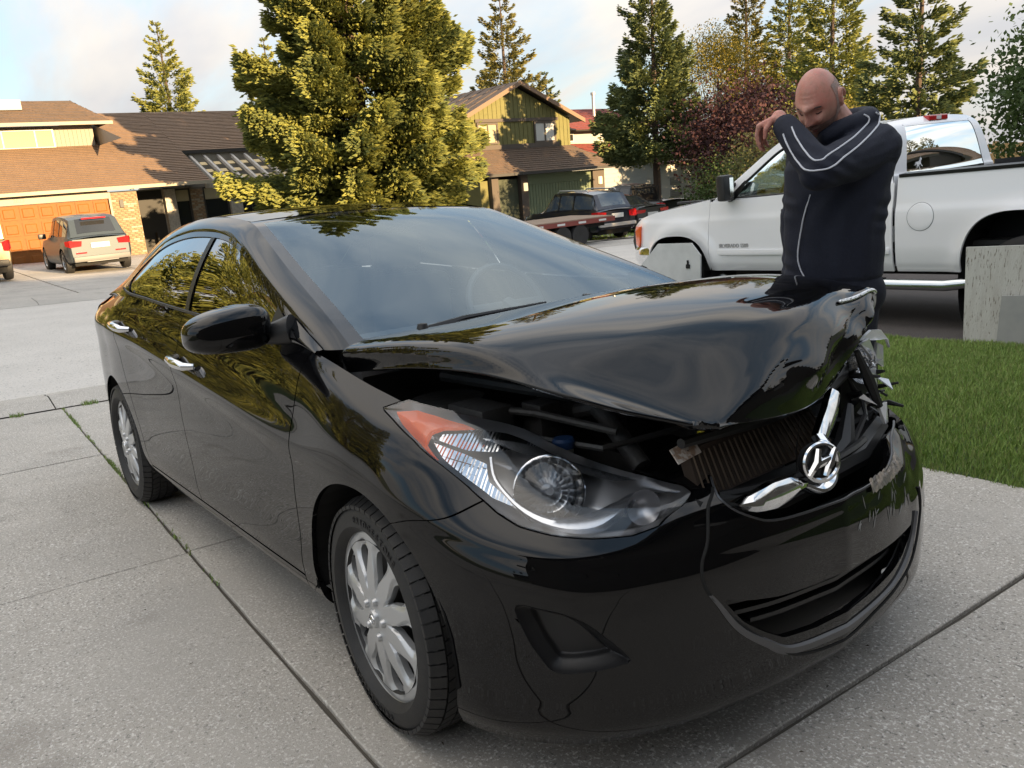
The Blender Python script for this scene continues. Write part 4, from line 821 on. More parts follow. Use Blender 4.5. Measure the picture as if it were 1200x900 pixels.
# ------------------------------------------------ hood: buckled, lifted, front edge folded down
_HT = [[(1.10,-.748,.922),(1.125,-.742,1.0),(1.10,-.45,1.014),(1.10,0,1.026),(1.05,.4,1.02),(.97,.68,1.0),(.96,.74,.94)],
 [(1.42,-.735,.962),(1.385,-.70,1.026),(1.38,-.4,1.052),(1.38,0,1.070),(1.36,.38,1.062),(1.32,.66,1.04),(1.33,.74,.98)],
 [(1.676,-.70,.970),(1.635,-.655,1.026),(1.63,-.38,1.058),(1.62,0,1.080),(1.60,.36,1.078),(1.57,.63,1.05),(1.58,.71,.99)],
 [(1.872,-.64,.941),(1.812,-.575,.976),(1.82,-.34,1.030),(1.82,0,1.062),(1.80,.33,1.066),(1.76,.58,1.045),(1.76,.66,.99)],
 [(1.968,-.56,.905),(1.952,-.46,.910),(1.93,-.25,.995),(1.925,.02,1.037),(1.90,.32,1.040),(1.86,.53,1.040),(1.85,.61,1.0)],
 [(2.055,-.45,.868),(2.05,-.385,.856),(2.005,-.15,.955),(1.982,.10,1.009),(1.93,.34,1.018),(1.915,.50,1.026),(1.895,.58,1.0)]]
_HF = [_HT[5],
 [(2.068,-.41,.857),(2.072,-.365,.846),(2.062,-.15,.885),(2.035,.085,.905),(1.985,.29,.935),(1.950,.44,.955),(1.925,.50,.945)],
 [(2.078,-.38,.846),(2.082,-.345,.838),(2.064,-.12,.810),(2.032,.05,.800),(1.99,.20,.817),(1.958,.345,.870),(1.940,.42,.911)]]
nuH, nvH = 190, 150
HTV = net(_HT+_HF[1:], nuH, nvH); u_ = np.linspace(0,7,nuH)[:,None]; w_ = np.linspace(0,1,nvH)[None,:]; tri = lambda t: np.abs((t % 1)*2-1)*2-1
top_ = np.clip(1-np.abs(u_-4.2)/1.6,0,1); fr_ = np.clip(1-np.abs(u_-6.1)/.95,0,1)*np.clip((w_-.30)/.25,0,1)
HTV[:,:,2] += .008*top_*np.sin(w_*21+u_*1.6)*np.exp(-((w_-.72)/.2)**2) + .003*np.sin(w_*9.5+1)*np.sin(u_)*np.clip(u_,0,1)*(u_ < 5.2)
HTV[:,:,0] += fr_*(.014*tri(w_*3.1+u_*.55+.2)+.006*np.sin(w_*31-u_*4.2))
HTV[:,:,2] += fr_*.005*np.sin(w_*22+u_*4)
for _ in range(10):
    k_ = np.clip(1-np.abs(u_-5.0)/.6,0,1)[:,:,None]*.5; sm_ = HTV.copy(); sm_[1:-1] = (HTV[:-2]+HTV[2:])*.5; HTV = HTV*(1-k_)+sm_*k_
hood = mk('hood', HTV.reshape(-1,3), grid_faces(nuH,nvH,True), PAINT, car, R(80)); solidify(hood, .010, 1)
hood['label'] = 'buckled hood lifted off its latch'
IR = int(5/7*(nuH-1))
# bright metallic strip along the fold ridge at the lifted corner
V, F = tube([HTV[IR,k] + np.array([.005,0,.002]) for k in range(96, 141)], np.r_[.002, np.full(43,.0055), .003], 8); mk('bright_edge', V, F, M('bright_metal', (.75,.77,.80), .25, .9, bump=(60,.5)), hood)
# ------------------------------------------------ greenhouse
gB = np.array([(1.02,.775,.985),(.80,.755,1.06),(.45,.705,1.18),(.15,.655,1.275),(-.10,.625,1.325),(-.35,.612,1.347),(-.65,.613,1.350),(-.95,.635,1.315),(-1.20,.675,1.235),(-1.42,.725,1.145),(-1.60,.775,1.080)])
gC = np.array([(1.10,.722,.985),(.88,.690,1.068),(.51,.635,1.192),(.20,.585,1.300),(-.02,.553,1.368),(-.35,.545,1.402),(-.70,.545,1.405),(-1.05,.555,1.375),(-1.35,.585,1.30),(-1.65,.63,1.17),(-1.90,.67,1.075)])
def beltpt(x):
    ss = np.interp(x, _BASE[:,0], SK) if np.isscalar(x) else np.interp(x, [b[0] for b in _BASE], SK); return body(ss, np.full(len(ss), .87))
tt = np.linspace(0, 10, 140); PB = cr(gB, tt); PC = cr(gC, tt); PA = beltpt(PB[:,0]); PA[:,0] = PB[:,0]
PA[:,2] = np.minimum(PA[:,2], PB[:,2]-.002)
def surf(rows, bul, n):
    """skin between two rails with an outward bulge"""
    a, b = rows; w = np.linspace(0,1,n)[None,:,None]; P = a[:,None]*(1-w)+b[:,None]*w; P[:,:,1] += bul*4*(w*(1-w))[:,:,0]; return P
SW = surf((PA, PB), .018, 26); Fs_ = [tuple(f) for f in grid_faces(140, 26)]
DLO = smooth_poly([(.86,1.022),(.76,1.055),(.43,1.170),(.12,1.268),(-.12,1.312),(-.40,1.330),(-.66,1.328),(-.90,1.300),(-1.06,1.245),(-1.17,1.17),(-1.16,1.125),(-1.08,1.098),(-.80,1.080),(-.30,1.052),(.20,1.030),(.60,1.018)], 120)
for sd in (-1, 1):
    V = SW.reshape(-1,3); q = poly_sd(V[:,[0,2]], DLO); fx = lambda F: orient(F, -sd)
    A, FA, E = clip(V, Fs_, -q+.0, [q]); A, FA = flanged(A*[1,sd,1], fx(FA), .010, -1); mk('window_frame', A, FA, PAINT, car)
    pil = V[:,0]+.185+.22*(V[:,2]-1.03)     # + = front door glass
    for lo, nm in ((1,'door_window'),(-1,'door_window')):
        A, FA, E = clip(V, Fs_, q-.004, [lo*pil-.024]); A, FA, E = clip(A, FA, E[0], E); mk(nm, (A-[0,.006,0])*[1,sd,1], fx(FA), TINT, car)
    A, FA, E = clip(V, Fs_, q, [pil+.024, -pil+.024]); A, FA, E = clip(A, FA, E[0], E); A, FA, E = clip(A, FA, E[1], E)
    mk('door_pillar', A*[1,sd,1], fx(FA), PLAST, car)
    V2 = surf((PB, PC), .014, 12); mk('roof_rail', V2.reshape(-1,3)*[1,sd,1], orient(grid_faces(140,12), -sd), PAINT, car)
    # rubber seal along the window line
    sp = [(x_, sd*(np.interp(x_, PA[::-1,0], PA[::-1,1])+.002), z_) for x_, z_ in [(p[0], p[1]) for p in DLO[DLO[:,1] < np.interp(DLO[:,0], [-1.2,.9], [1.125,1.02])+.0]]]
    V, F = tube(sorted(sp)[::-1], .006, 6); mk('window_seal', V, F, PLAST, car)
def span(C, D, n, m, pw):
    w = np.linspace(-1,1,m)[None,:,None]; C = C[:,None]; D = D[:,None]; P = D+(C-D)*np.abs(w)**pw; P[:,:,1] = (C[:,:,1]*w[:,:,0]); return P
WD = np.array([(1.155,0,.995),(.935,0,1.078),(.58,0,1.216),(.26,0,1.326),(.025,0,1.388)])
n = 110; wt = np.linspace(0,4,n); WS = span(cr(gC, wt), cr(WD, wt), n, 121, 2.0); F = [tuple(f) for f in grid_faces(n,121)]
V = WS.reshape(-1,3); a = np.repeat(wt/4, 121); b = np.tile(np.linspace(-1,1,121), n); inn = np.minimum(np.minimum(a-.05, .955-a)*1.1, (.935-np.abs(b))*.62)
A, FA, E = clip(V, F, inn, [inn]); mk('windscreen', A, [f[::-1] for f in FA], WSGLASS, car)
A, FA, E = clip(V, F, -inn, [inn]); mk('windscreen_border', A, [f[::-1] for f in FA], M('frit', (.012,.015,.02), .04, 0, .45, .2), car)
RD = np.array([(.025,0,1.388),(-.33,0,1.424),(-.70,0,1.432),(-1.05,0,1.412),(-1.24,0,1.375)])
rc_ = np.concatenate([gC[4:8], [(-1.20,.565,1.343)]]); rt = np.linspace(0,4,50); V = span(cr(rc_,rt)+[-.004,-.006,.002], cr(RD,rt)+[-.004,0,.002], 50, 41, 2.4).reshape(-1,3); mk('roof', V, [tuple(f)[::-1] for f in grid_faces(50,41)], PAINT, car)
bd = np.array([(-1.24,0,1.375),(-1.45,0,1.30),(-1.70,0,1.19),(-1.95,0,1.08)]); bc = np.array([(-1.20,.565,1.343),(-1.37,.59,1.29),(-1.62,.625,1.185),(-1.86,.66,1.085)])
V = span(cr(bc,np.linspace(0,3,24)), cr(bd,np.linspace(0,3,24)), 24, 31, 2).reshape(-1,3); mk('rear_window', V, [tuple(f)[::-1] for f in grid_faces(24,31)], TINT, car)
tp = body(np.linspace(0, 1.35, 30), np.full(30,.87)); V = np.concatenate([tp, [(min(-1.86+.0*k, -1.86), max(0,.66-.0*k)*tp[k,1]/max(tp[:,1].max(),.01), 1.083) for k in range(30)]])
for sd in (-1,1): mk('trunk_lid', V*[1,sd,1], orient([(k,k+1,31+k,30+k) for k in range(29)], -sd), PAINT, car, False)
for sd in (-1,1):    # tail lamps, door handles, mirrors
    pl = [(.66,.62),(.86,.70),(1.02,.80),(1.08,.84),(1.04,.80),(.9,.60),(.72,.52)]
    patch(smooth_poly([(.60,.62),(.86,.60),(1.10,.70),(1.22,.80),(1.10,.84),(.86,.84),(.62,.82)],40), -.006, REDL, 'tail_lamp', car, 'R' if sd < 0 else 'L', flip=False)
    for hx, hz in ((-.03,.872),(-.97,.955)):
        o = mk('door_handle', *tube([(hx+.10, sd*.872, hz-.012),(hx+.085, sd*.905, hz-.008),(hx+.02, sd*.916, hz), (hx-.07, sd*.912, hz+.006),(hx-.105, sd*.873, hz+.008)], [.012,.016,.019,.017,.012], 10), M('handle_chrome', (.75,.76,.78), .12, 1.0), car)
def superell(c, h, e, n=40, m=24, fn=None):
    V = []
    for i in range(m):
        ph = -PI/2+PI*i/(m-1)
        for k in range(n):
            t = 2*PI*k/n; f = lambda w, ex: math.copysign(abs(w)**ex, w)
            p = np.array([f(math.cos(ph),e)*f(math.cos(t),e), f(math.cos(ph),e)*f(math.sin(t),e), f(math.sin(ph),e)])
            if fn is not None: p = fn(p)
            V.append(np.array(c)+p*h)
    F = [(i*n+k, i*n+(k+1)%n, (i+1)*n+(k+1)%n, (i+1)*n+k) for i in range(m-1) for k in range(n)]
    return V, F
MX = .735
def mirror_shape(sd):
    def fn(p):
        x, y, z = p; o = y*-1 if sd < 0 else y; o = -y if sd < 0 else y      # o = +1 at the outer end
        z2 = z*(1-.16*o)-.10*o + (.12 if z > 0 else 0)*(1-o*o)
        return np.array([x*(1.0 if x > 0 else .45)*(1-.12*o), y, z2])
    V, F = superell((MX, sd*.948, 1.045), (.098,.124,.062), .60, fn=fn); return V, F
mk('mirror_foot', *tube([(.70, .80, 1.02),(.76, .775, 1.03)], [.035,.045], 14), PLAST, car)
for sd in (-1,):
    mo = mk('wing_mirror', *mirror_shape(sd), PAINT, car)
    mk('mirror_foot', *tube([(MX-.01, sd*.865, 1.028),(MX+.04, sd*.825, 1.022),(MX+.09, sd*.775, 1.03)], [.036,.032,.048], 14), PLAST, mo)
    q = MB(); q.box(MX-.052,MX-.036, sd*.945-.085, sd*.945+.085, 1.012,1.085, bev=.008); q.build('mirror_glass', CHROME, mo, True)
    q = MB(); 
    V = [(.90,sd*.800,1.012),(.70,sd*.812,1.016),(.70,sd*.765,1.095),(.93,sd*.785,1.01)]; q.add([V[0],V[1],V[2]],[(0,1,2)] if sd>0 else [(0,2,1)]); q.build('mirror_triangle', PLAST, mo)
# wipers
for (a, b, c) in (((1.115,-.50,1.008),(1.10,-.34,1.022),(1.075,.0,1.026)),((1.135,.13,1.022),(1.12,.30,1.03),(1.03,.60,1.02))):
    q = MB(); q.tube([a, b, c], [.010,.008,.004], 6); q.lathe([(.0005,.02),(.014,.018),(.02,0)], 12, 'z', a); q.build('wiper', PLAST, car, True)
# ------------------------------------------------ inside: floor pan, dash, seats, steering wheel
q = MB(); q.box(-2.1,1.0,-.76,.76,.20,.30); q.box(-2.15,-1.55,-.74,.74,.3,.98); q.box(-1.97,-1.40,-.60,.60,1.0,1.06); q.box(-1.62,-1.40,-.60,.60,1.06,1.10); q.build('floor_pan', DARK, car)
q = MB(); q.prism([(1.10,.90),(1.05,.985),(.72,.97),(.52,.93),(.46,.80),(.50,.55),(1.0,.5)], 'y', -.70, .70); q.build('dashboard', DASH, car)
for y in (-.36,.36):
    q = MB(); q.box(-.35,.20,y-.25,y+.25,.36,.56,bev=.06)
    q.box(-.56,-.40,y-.24,y+.24,.5,1.08,bev=.06, M4=None); q.box(-.58,-.49,y-.13,y+.13,1.10,1.28,bev=.04); q.build('front_seat', FABRIC, car, True)
q = MB(); q.box(-1.35,-.85,-.62,.62,.36,.54,bev=.06); q.box(-1.5,-1.36,-.62,.62,.5,1.1,bev=.06); q.build('rear_seat', FABRIC, car, True)
th = np.linspace(0,2*PI,40); c0 = np.array([.36,.37,.945]); a1 = np.array([0,1,0]); a2 = np.array([-.42,0,.90])
q = MB(); q.tube([c0+.185*(math.cos(t)*a1+math.sin(t)*a2) for t in th], .014, 8, cap=False); q.tube([c0-a1*.18, c0, c0+a1*.18], .02, 8); q.tube([c0, c0+np.array([.25,0,-.1])], .04, 8); q.build('steering_wheel', M('wheel_rubber', (.09,.09,.09), .5), car, True)
# ------------------------------------------------ engine bay and broken front
q = MB(); q.box(.95,2.0,-.62,.62,.22,.30); q.box(.93,.98,-.72,.72,.3,.93); q.box(1.0,1.62,-.70,-.62,.35,.74); q.box(1.0,1.62,.62,.70,.35,.78); q.box(1.15,1.75,-.30,.36,.3,.70,bev=.05); q.box(1.25,1.65,-.22,.26,.68,.80,bev=.04)
q.box(1.05,1.4,.40,.62,.6,.84,bev=.03); q.lathe([(.0005,.84),(.10,.84),(.14,.80),(.16,.6)], 20, 'z', (1.30,-.55,0)); q.build('engine_bay', M('engine_dark', (.035,.035,.034), .55, bump=(40,.4)), car, True)
q = MB(); q.tube([(1.15,-.60,.80),(1.55,-.58,.79),(1.80,-.45,.76),(1.86,0,.765)], .008, 6); q.tube([(1.2,-.5,.88),(1.5,-.42,.86),(1.75,-.2,.80),(1.8,.2,.80)], .016, 8); q.tube([(1.6,-.35,.80),(1.75,-.3,.84),(1.85,-.1,.80)], .02, 8)
q.box(1.68,1.80,-.12,.10,.70,.83,bev=.02); q.box(1.52,1.60,-.47,-.40,.74,.84,bev=.008); q.tube([(1.30,-.20,.82),(1.50,-.28,.86),(1.70,-.34,.80),(1.84,-.36,.70)], .024, 10); q.tube([(1.45,-.58,.84),(1.62,-.50,.83),(1.80,-.40,.79)], .010, 8); q.lathe([(.0005,.86),(.05,.86),(.055,.84),(.055,.78)], 20, 'z', (1.50,-.05,0)); q.box(1.58,1.72,.12,.34,.66,.80,bev=.015); q.box(1.40,1.56,-.62,-.52,.78,.85,bev=.012)
q.build('engine_parts', M('engine_grey', (.07,.07,.07), .5, bump=(60,.3)), car, True)
q = MB(); q.lathe([(.0005,.70),(.022,.70),(.024,.765),(.0005,.765)], 16, 'z', (1.72,-.50,0)); r_ = q.build('washer_bottle', M('milky_plastic', (.35,.37,.33), .5), car, True)
q = MB(); q.lathe([(.027,.760),(.028,.777),(.023,.784),(.0005,.784)], 16, 'z', (1.72,-.50,0)); q.build('bottle_cap', M('blue_cap', (.02,.06,.17), .5), r_, True)
# front carrier, radiator and bumper beam
def quad_panel(P4, thick, nu=2, nv=2):
    a, b, c, d = map(np.array, P4); n = np.cross(b-a, d-a); n /= np.linalg.norm(n); V = [a,b,c,d]; V = V+[p-n*thick for p in V]
    return V, [(0,1,2,3),(7,6,5,4),(0,4,5,1),(1,5,6,2),(2,6,7,3),(3,7,4,0)]
V, F = quad_panel([(2.02,-.36,.655),(1.985,.20,.655),(1.94,.16,.765),(2.00,-.38,.775)], .03); rad = mk('radiator', V, F, RADI, car, False)
q = MB()
for k in range(26):      # cooling fins standing proud of the core
    t = k/25; a = np.array([2.004,-.372,.765])*(1-t)+np.array([1.944,.155,.757])*t; b = np.array([2.024,-.352,.665])*(1-t)+np.array([1.989,.19,.665])*t
    q.tube([a+[.003,0,0], b+[.003,0,0]], .0028, 4)
q.build('cooling_fin', M('fin_metal', (.09,.065,.045), .6, .3), rad).__setitem__('kind', 'stuff')
q = MB(); q.tube([(2.00,-.40,.795),(1.99,-.1,.785),(1.95,.2,.78),(1.88,.45,.80)], [.012,.018,.02,.018], 8); q.tube([(2.03,-.40,.655),(2.04,-.1,.60),(2.0,.3,.60),(1.92,.55,.62)], [.02,.03,.035,.03], 8)
q.box(1.86,1.93,-.60,.62,.36,.58,bev=.02); q.box(1.86,1.90,-.55,.55,.16,.40); q.box(1.99,2.02,-.40,.40,.20,.50); q.build('front_carrier', M('carrier_black', (.014,.014,.014), .5), car, True)
# bent chrome grille bar in two wings with the round emblem between them
def wing(pts, wid, name, parent):
    P = cr(np.array(pts, float), np.linspace(0, len(pts)-1, 26)); ww = np.interp(np.linspace(0,len(pts)-1,26), np.arange(len(pts)), wid); V = []
    for k in range(26):
        T = P[min(k+1,25)]-P[max(k-1,0)]; T /= np.linalg.norm(T); o_ = np.cross(T, [1,.1,.1]); o_ /= np.linalg.norm(o_)
        if o_[2] < 0 and abs(o_[2]) > .35: o_ = -o_
        f_ = np.cross(T, o_); f_ = f_ if f_[0] > 0 else -f_
        for a, b in ((-1,-.018),(-.92,0),(-.3,.010),(.3,.009),(.92,-.002),(1,-.018)): V.append(P[k]+o_*ww[k]*a+f_*b)
    return mk(name, V, grid_faces(26,6), CHROME, parent)
gb = thing('grille_bar', None, None); gb.parent = car
EMB = (2.135,-.082,.702)
wing([(2.125,-.128,.655),(2.138,-.080,.634),(2.130,-.025,.640),(2.110,.010,.668),(2.085,.030,.700),(2.055,.045,.722)], [.010,.012,.012,.013,.015,.018], 'chrome_wing', gb)
wing([(2.150,-.408,.691),(2.150,-.34,.678),(2.145,-.265,.672),(2.136,-.19,.668),(2.122,-.125,.657)], [.005,.022,.031,.026,.012], 'chrome_wing', gb)
wing([(2.055,.045,.708),(2.033,.108,.728),(2.003,.182,.750),(1.975,.240,.782)], [.020,.030,.034,.022], 'chrome_wing', gb)
def onax(c, ax, pts):  # local (u,v,w): w along axis towards viewer
    ax = Vector(ax).normalized(); r_ = Vector((0,0,1)).cross(ax).normalized(); u_ = ax.cross(r_); ca_, sa_ = .87*math.cos(R(-7)), .87*math.sin(R(-7)); return [tuple(Vector(c)+r_*(p[0]*ca_-p[1]*sa_)+u_*(p[0]*sa_+p[1]*ca_)+ax*p[2]) for p in pts]
ec, ea = EMB, (.90,-.30,.12)
q = MB(); q.add(*[(onax(ec, ea, [(.054*math.cos(t)*(1), .050*math.sin(t), 0) for t in np.linspace(0,2*PI,40,endpoint=False)]+[(.054*math.cos(t), .050*math.sin(t), -.02) for t in np.linspace(0,2*PI,40,endpoint=False)])), [tuple(range(40))]+[(k,40+k,40+(k+1)%40,(k+1)%40) for k in range(40)]]); bk = q.build('emblem_back', PLAST, gb)
q = MB(); q.tube(onax(ec, ea, [(.053*math.cos(t), .049*math.sin(t), .004) for t in np.linspace(0,2*PI,41)]), .0065, 8, cap=False)
for sx in (-1,1): q.tube(onax(ec, ea, [(sx*.026+.014,.036,.006),(sx*.020+.003,0,.008),(sx*.026-.014,-.036,.006)]), [.008,.0125,.008], 8)
q.tube(onax(ec, ea, [(-.020,-.008,.008),(0,.002,.009),(.022,.010,.008)]), [.009,.010,.009], 8); q.build('emblem', CHROME, gb, True)
q = MB(); q.add([tuple(p) for p in [(2.10,-.12,.73),(2.03,.0,.775),(2.00,.02,.68),(2.10,-.12,.65)]],[(0,1,2,3)]); q.build('emblem_bracket', PLAST, gb)
# grille surround: thin bright edge and black mesh rail below the wings
sp = cr(np.array(RIM[2:17]), np.linspace(0,14,100)); V, F = tube([on_front(a, b, -.002) for a, b in sp], .0035, 6); mk('grille_edge', V, F, M('worn_edge', (.12,.12,.125), .3, .5), BUMP)
q = MB(); q.tube([on_front(a, .70+.05*abs(a), -.05) for a in np.linspace(-.33,.30,20)], .010, 6); q.tube([(2.02,.10,.60),(2.0,.24,.64),(1.96,.33,.73)], [.012,.03,.012], 8); q.tube([(2.04,.06,.60),(2.02,.22,.62),(1.99,.36,.70)], .008, 6); q.build('grille_rail', PLAST, car, True)
# smashed left headlight: bowl and torn shards
bl = thing('broken_headlight', None, None); bl['label'] = 'shattered headlight with torn clear shards'; bl.parent = car
r2 = np.random.default_rng(5); SH = M('shard_plastic', (.72,.74,.76), .12, .35, .6)
def shard(pts, t=.004, m=None):
    c = np.mean(pts, axis=0); n = np.cross(np.array(pts[1])-pts[0], np.array(pts[2])-pts[0]); n = n/np.linalg.norm(n); k = len(pts)
    V = [tuple(np.array(p)+n*t) for p in pts]+[tuple(np.array(p)-n*t) for p in pts]
    return mk('shard', V, [tuple(range(k)), tuple(range(2*k-1,k-1,-1))]+[(i,k+i,k+(i+1)%k,(i+1)%k) for i in range(k)], m or SH, bl, False)
shard([(1.90,.48,.885),(1.895,.55,.905),(1.885,.62,.895),(1.87,.69,.855),(1.862,.715,.825),(1.88,.66,.862),(1.90,.58,.872)], .004, M('shard_white', (.85,.85,.86), .2, 0, .5))
shard([(1.885,.60,.86),(1.87,.66,.84),(1.862,.68,.79),(1.872,.66,.775),(1.88,.60,.80)]); shard([(1.92,.45,.88),(1.905,.52,.885),(1.892,.57,.84),(1.89,.60,.80),(1.905,.55,.80),(1.92,.50,.84)])
V, F = lathe([(.055*k, -.04*(1-k*k)) for k in np.linspace(.05,1,7)], 18); qm = Vector((.95,-.2,.15)).to_track_quat('Y','Z').to_matrix()
mk('lamp_bowl', [tuple(Vector((1.915,.475,.815))+qm @ Vector(p)) for p in V], F, M('shattered_chrome', (.6,.61,.63), .15, .9, bump=(45,1.)), bl, False)
shard([(1.935,.44,.80),(1.925,.52,.80),(1.92,.54,.74),(1.93,.50,.70),(1.945,.47,.735)]); shard([(1.965,.47,.70),(1.955,.53,.70),(1.96,.53,.64),(1.975,.49,.645)], .004, M('shard_white', (1,1,1)))
for k in range(9):
    c = np.array([1.93+r2.uniform(-.03,.03), .47+r2.uniform(-.07,.08), .80+r2.uniform(-.13,.05)]); shard([c+r2.normal(0,.018,3) for _ in range(3)], .002)
q = MB()
for k in range(12):
    c = np.array([1.90+r2.uniform(-.03,.04), .50+r2.uniform(-.08,.10), .72+r2.uniform(-.07,.08)]); q.tube([c-r2.normal(0,.04,3), c, c+r2.normal(0,.04,3)], [.004,r2.uniform(.006,.014),.004], 6)
q.box(1.84,1.88,.42,.62,.60,.80)
q.tube([(1.94,.40,.87),(1.955,.44,.78),(1.97,.47,.70)], [.008,.016,.010], 6); q.build('lamp_backing', M('carrier_black', (0,0,0)), bl, True)
# yellow clip and tag by the latch
q = MB(); q.box(1.985,2.005,-.375,-.325,.785,.80,bev=.004); q.box(1.99,2.0,-.335,-.32,.79,.815,bev=.003); q.build('yellow_clip', M('yellow_plastic', (.75,.65,.03), .4), car)
q = MB(); V, F = quad_panel([(2.01,-.42,.755),(2.01,-.345,.765),(1.985,-.345,.795),(1.985,-.42,.783)], .003); q.add(V, F); q.build('latch_tag', M('tag_label', (.35,.24,.17), .5, var=(60,(.6,.55,.5),.45,.55)), car)
# peach reflection coloured into a strip on the torn bumper edge
V = []
for k, a in enumerate(np.linspace(.13,.36,24)):
    for dv in (.008,.03,.055,.075): p = on_front(a, .655-.02*0+.10*max(0,a-.25)-dv*.9+.0, .0); p[0] += .0025-.022*np.clip((a-.1)/.35,0,1)*np.clip((p[2]-.42)/.2,0,1)*.9+.006; V.append(p+np.array([0,0,.003*math.sin(k*2.1)]))
mk('reflection_strip', V, grid_faces(24,4,True), M('peach_reflection', (.22,.2,.19), .3, .2, .5, var=(35,(.5,.42,.36),.45,.6), bump=(90,.6)), BUMP)
# ------------------------------------------------ wheels
def make_wheel(kind='sedan'):
    """wheel about the origin, outer face towards -y"""
    w = thing('wheel', None, None)
    R_, hw = .317, .098
    prof = [(.226,.075),(.234,.088),(.245,.098),(.275,.094),(.298,.083),(.308,.072),(.309,.0),(.308,-.072),(.298,-.083),(.275,-.094),(.245,-.098),(.234,-.088),(.226,-.075)]
    V, F = lathe(prof, 72); q = MB(); q.add(V, F)
    nb = 58
    for k in range(nb):
        for (y0, y1, sh) in ((-.093,-.058,0),(-.052,-.020,.5),(-.014,.014,.2),(.020,.052,.6),(.058,.093,.1)):
            t0 = 2*PI*(k+sh)/nb; dt = 2*PI/nb*.43; V = []
            for yy in (y0, y1):
                for tt_ in (t0-dt, t0+dt):
                    sk = .04*math.copysign(1, yy) if abs(yy) > .05 else .0
                    rt_ = R_ - .0*abs(yy); ro = .3045 if abs(yy) < .08 else .290; rt2 = R_ if abs(yy) < .08 else .300
                    for rr in (ro, rt2): V.append((rr*math.cos(tt_+sk), yy, rr*math.sin(tt_+sk)))
            q.add(V, [(1,3,7,5),(0,1,5,4),(2,6,7,3),(0,2,3,1),(4,5,7,6)])
    for tx, base in (('BRIDGESTONE', 90), ('BRIDGESTONE', 270)):
        for j, ch in enumerate(tx):
            V, F = text_mesh(ch, .026, .0012); t = R(base + (len(tx)/2-j-.5)*5.0)
            rr = .262; a = t-PI/2; out = []
            for p in V:
                lx = p[0]*math.cos(a)-p[1]*math.sin(a); lz = p[0]*math.sin(a)+p[1]*math.cos(a); out.append((rr*math.cos(t)+lx, -.0968-p[2], rr*math.sin(t)+lz))
            q.add(out, F)
    q.build('tyre', RUB, w, True)
    V, F = lathe([(.19,-.02),(.20,-.07),(.205,-.078),(.205,.078),(.2,.07),(.17,-.015),(.0005,-.015)], 40); mk('brake_well', V, F, M('dark_metal', (.02,.02,.021), .5, .4), w)
    nr, nt = 46, 400; rr = np.linspace(.0, .213, nr); th_ = np.linspace(0, 2*PI, nt, endpoint=False); RR, TT = np.meshgrid(rr, th_, indexing='ij'); N10 = 10
    tw = TT + .55*(RR-.1)                   # slight sweep of the spokes
    ph = ((tw*N10/(2*PI)) % 1)-.5           # -.5..5 inside one spoke cell, opening centred on 0
    alt = np.floor(tw*N10/(2*PI)) % 2
    rc0 = .128; rl = np.where(alt < .5, .050, .044); wd = np.where(alt < .5, .22, .20)
    o_ = 1-((RR-rc0)/rl)**2-(ph/(wd*(1.15-.9*np.clip((.135-RR)/.05,-.6,.7))))**2    # >0 = hole
    h = -.089+.020*np.clip((RR-.04)/.17,0,1)**1.5*0 + .012*np.clip((.075-RR)/.075,0,1) - .010*np.exp(-((RR-.2)/.02)**2)
    h = -.070 - .020*np.cos(np.clip(RR/.213,0,1)*PI*.5)**.7 + .014*np.clip(.75-np.abs(o_+.2),0,1)*np.clip((RR-.06)/.03,0,1)*np.clip((.20-RR)/.02,0,1)
    h = np.where(RR > .203, -.070-.008*np.sin((RR-.203)/.010*PI), h)
    V = np.c_[(RR*np.cos(TT)).ravel(), h.ravel(), (RR*np.sin(TT)).ravel()]
    F = [(i*nt+k, i*nt+(k+1)%nt, (i+1)*nt+(k+1)%nt, (i+1)*nt+k) for i in range(nr-1) for k in range(nt)]
    V[:,[0,2]] *= 1.115; V, F, _ = clip(V, F, -o_.ravel()+.0); V, F = flanged(V, F, .016, 1, vec=(0,1,0)); mk('hubcap', V, F, SILVER, w)
    for k in range(5):
        t = 2*PI*(k+.25)/5; q = MB(); q.lathe([(.0005,-.099),(.008,-.099),(.012,-.092),(.014,-.08)], 12, 'y', (.050*math.cos(t),0,.050*math.sin(t))); q.build('lug_cover', SILVER, w, True)
    q = MB(); q.lathe([(.0005,-.100),(.022,-.099),(.026,-.092),(.027,-.085)], 24, 'y'); cc = q.build('centre_cap', SILVER, w, True)
    q = MB(); q.tube([(.016*math.cos(t),-.1005,.011*math.sin(t)) for t in np.linspace(0,2*PI,25)], .0015, 5, cap=False)
    for sx in (-1,1): q.tube([(sx*.007+.004,-.1005,.009),(sx*.007-.004,-.1005,-.009)], .0016, 5)
    q.tube([(-.006,-.1005,-.001),(.006,-.1005,.002)], .0014, 5); q.build('emblem', CHROME, cc, True)
    return w
w0 = make_wheel(); w0.parent = car; w0.location = (1.352,-.775,.317); w0.rotation_euler = (0, R(14), R(-3))
w1 = copy_tree(w0, car); w1.location = (-1.35,-.785,.317); w1.rotation_euler = (0, R(50), 0)
for x in (1.352,-1.35): wl = copy_tree(w0, car); wl.location = (x,.78,.317); wl.rotation_euler = (0,0,PI)
for x in (1.352,-1.35):
    for sd in (-1,1):
        q = MB(); pts = [(x+.375*math.cos(t), .317+.375*math.sin(t)) for t in np.linspace(R(-6),R(186),22)]; n = len(pts); ya, yb = sd*.865, sd*.60
        q.add([(a, ya, b) for a, b in pts]+[(a, yb, b) for a, b in pts], [(k,k+1,n+k+1,n+k) for k in range(n-1)]); q.add([(a, yb, b) for a, b in pts], [tuple(range(n))]); q.build('wheel_well', DARK, car)

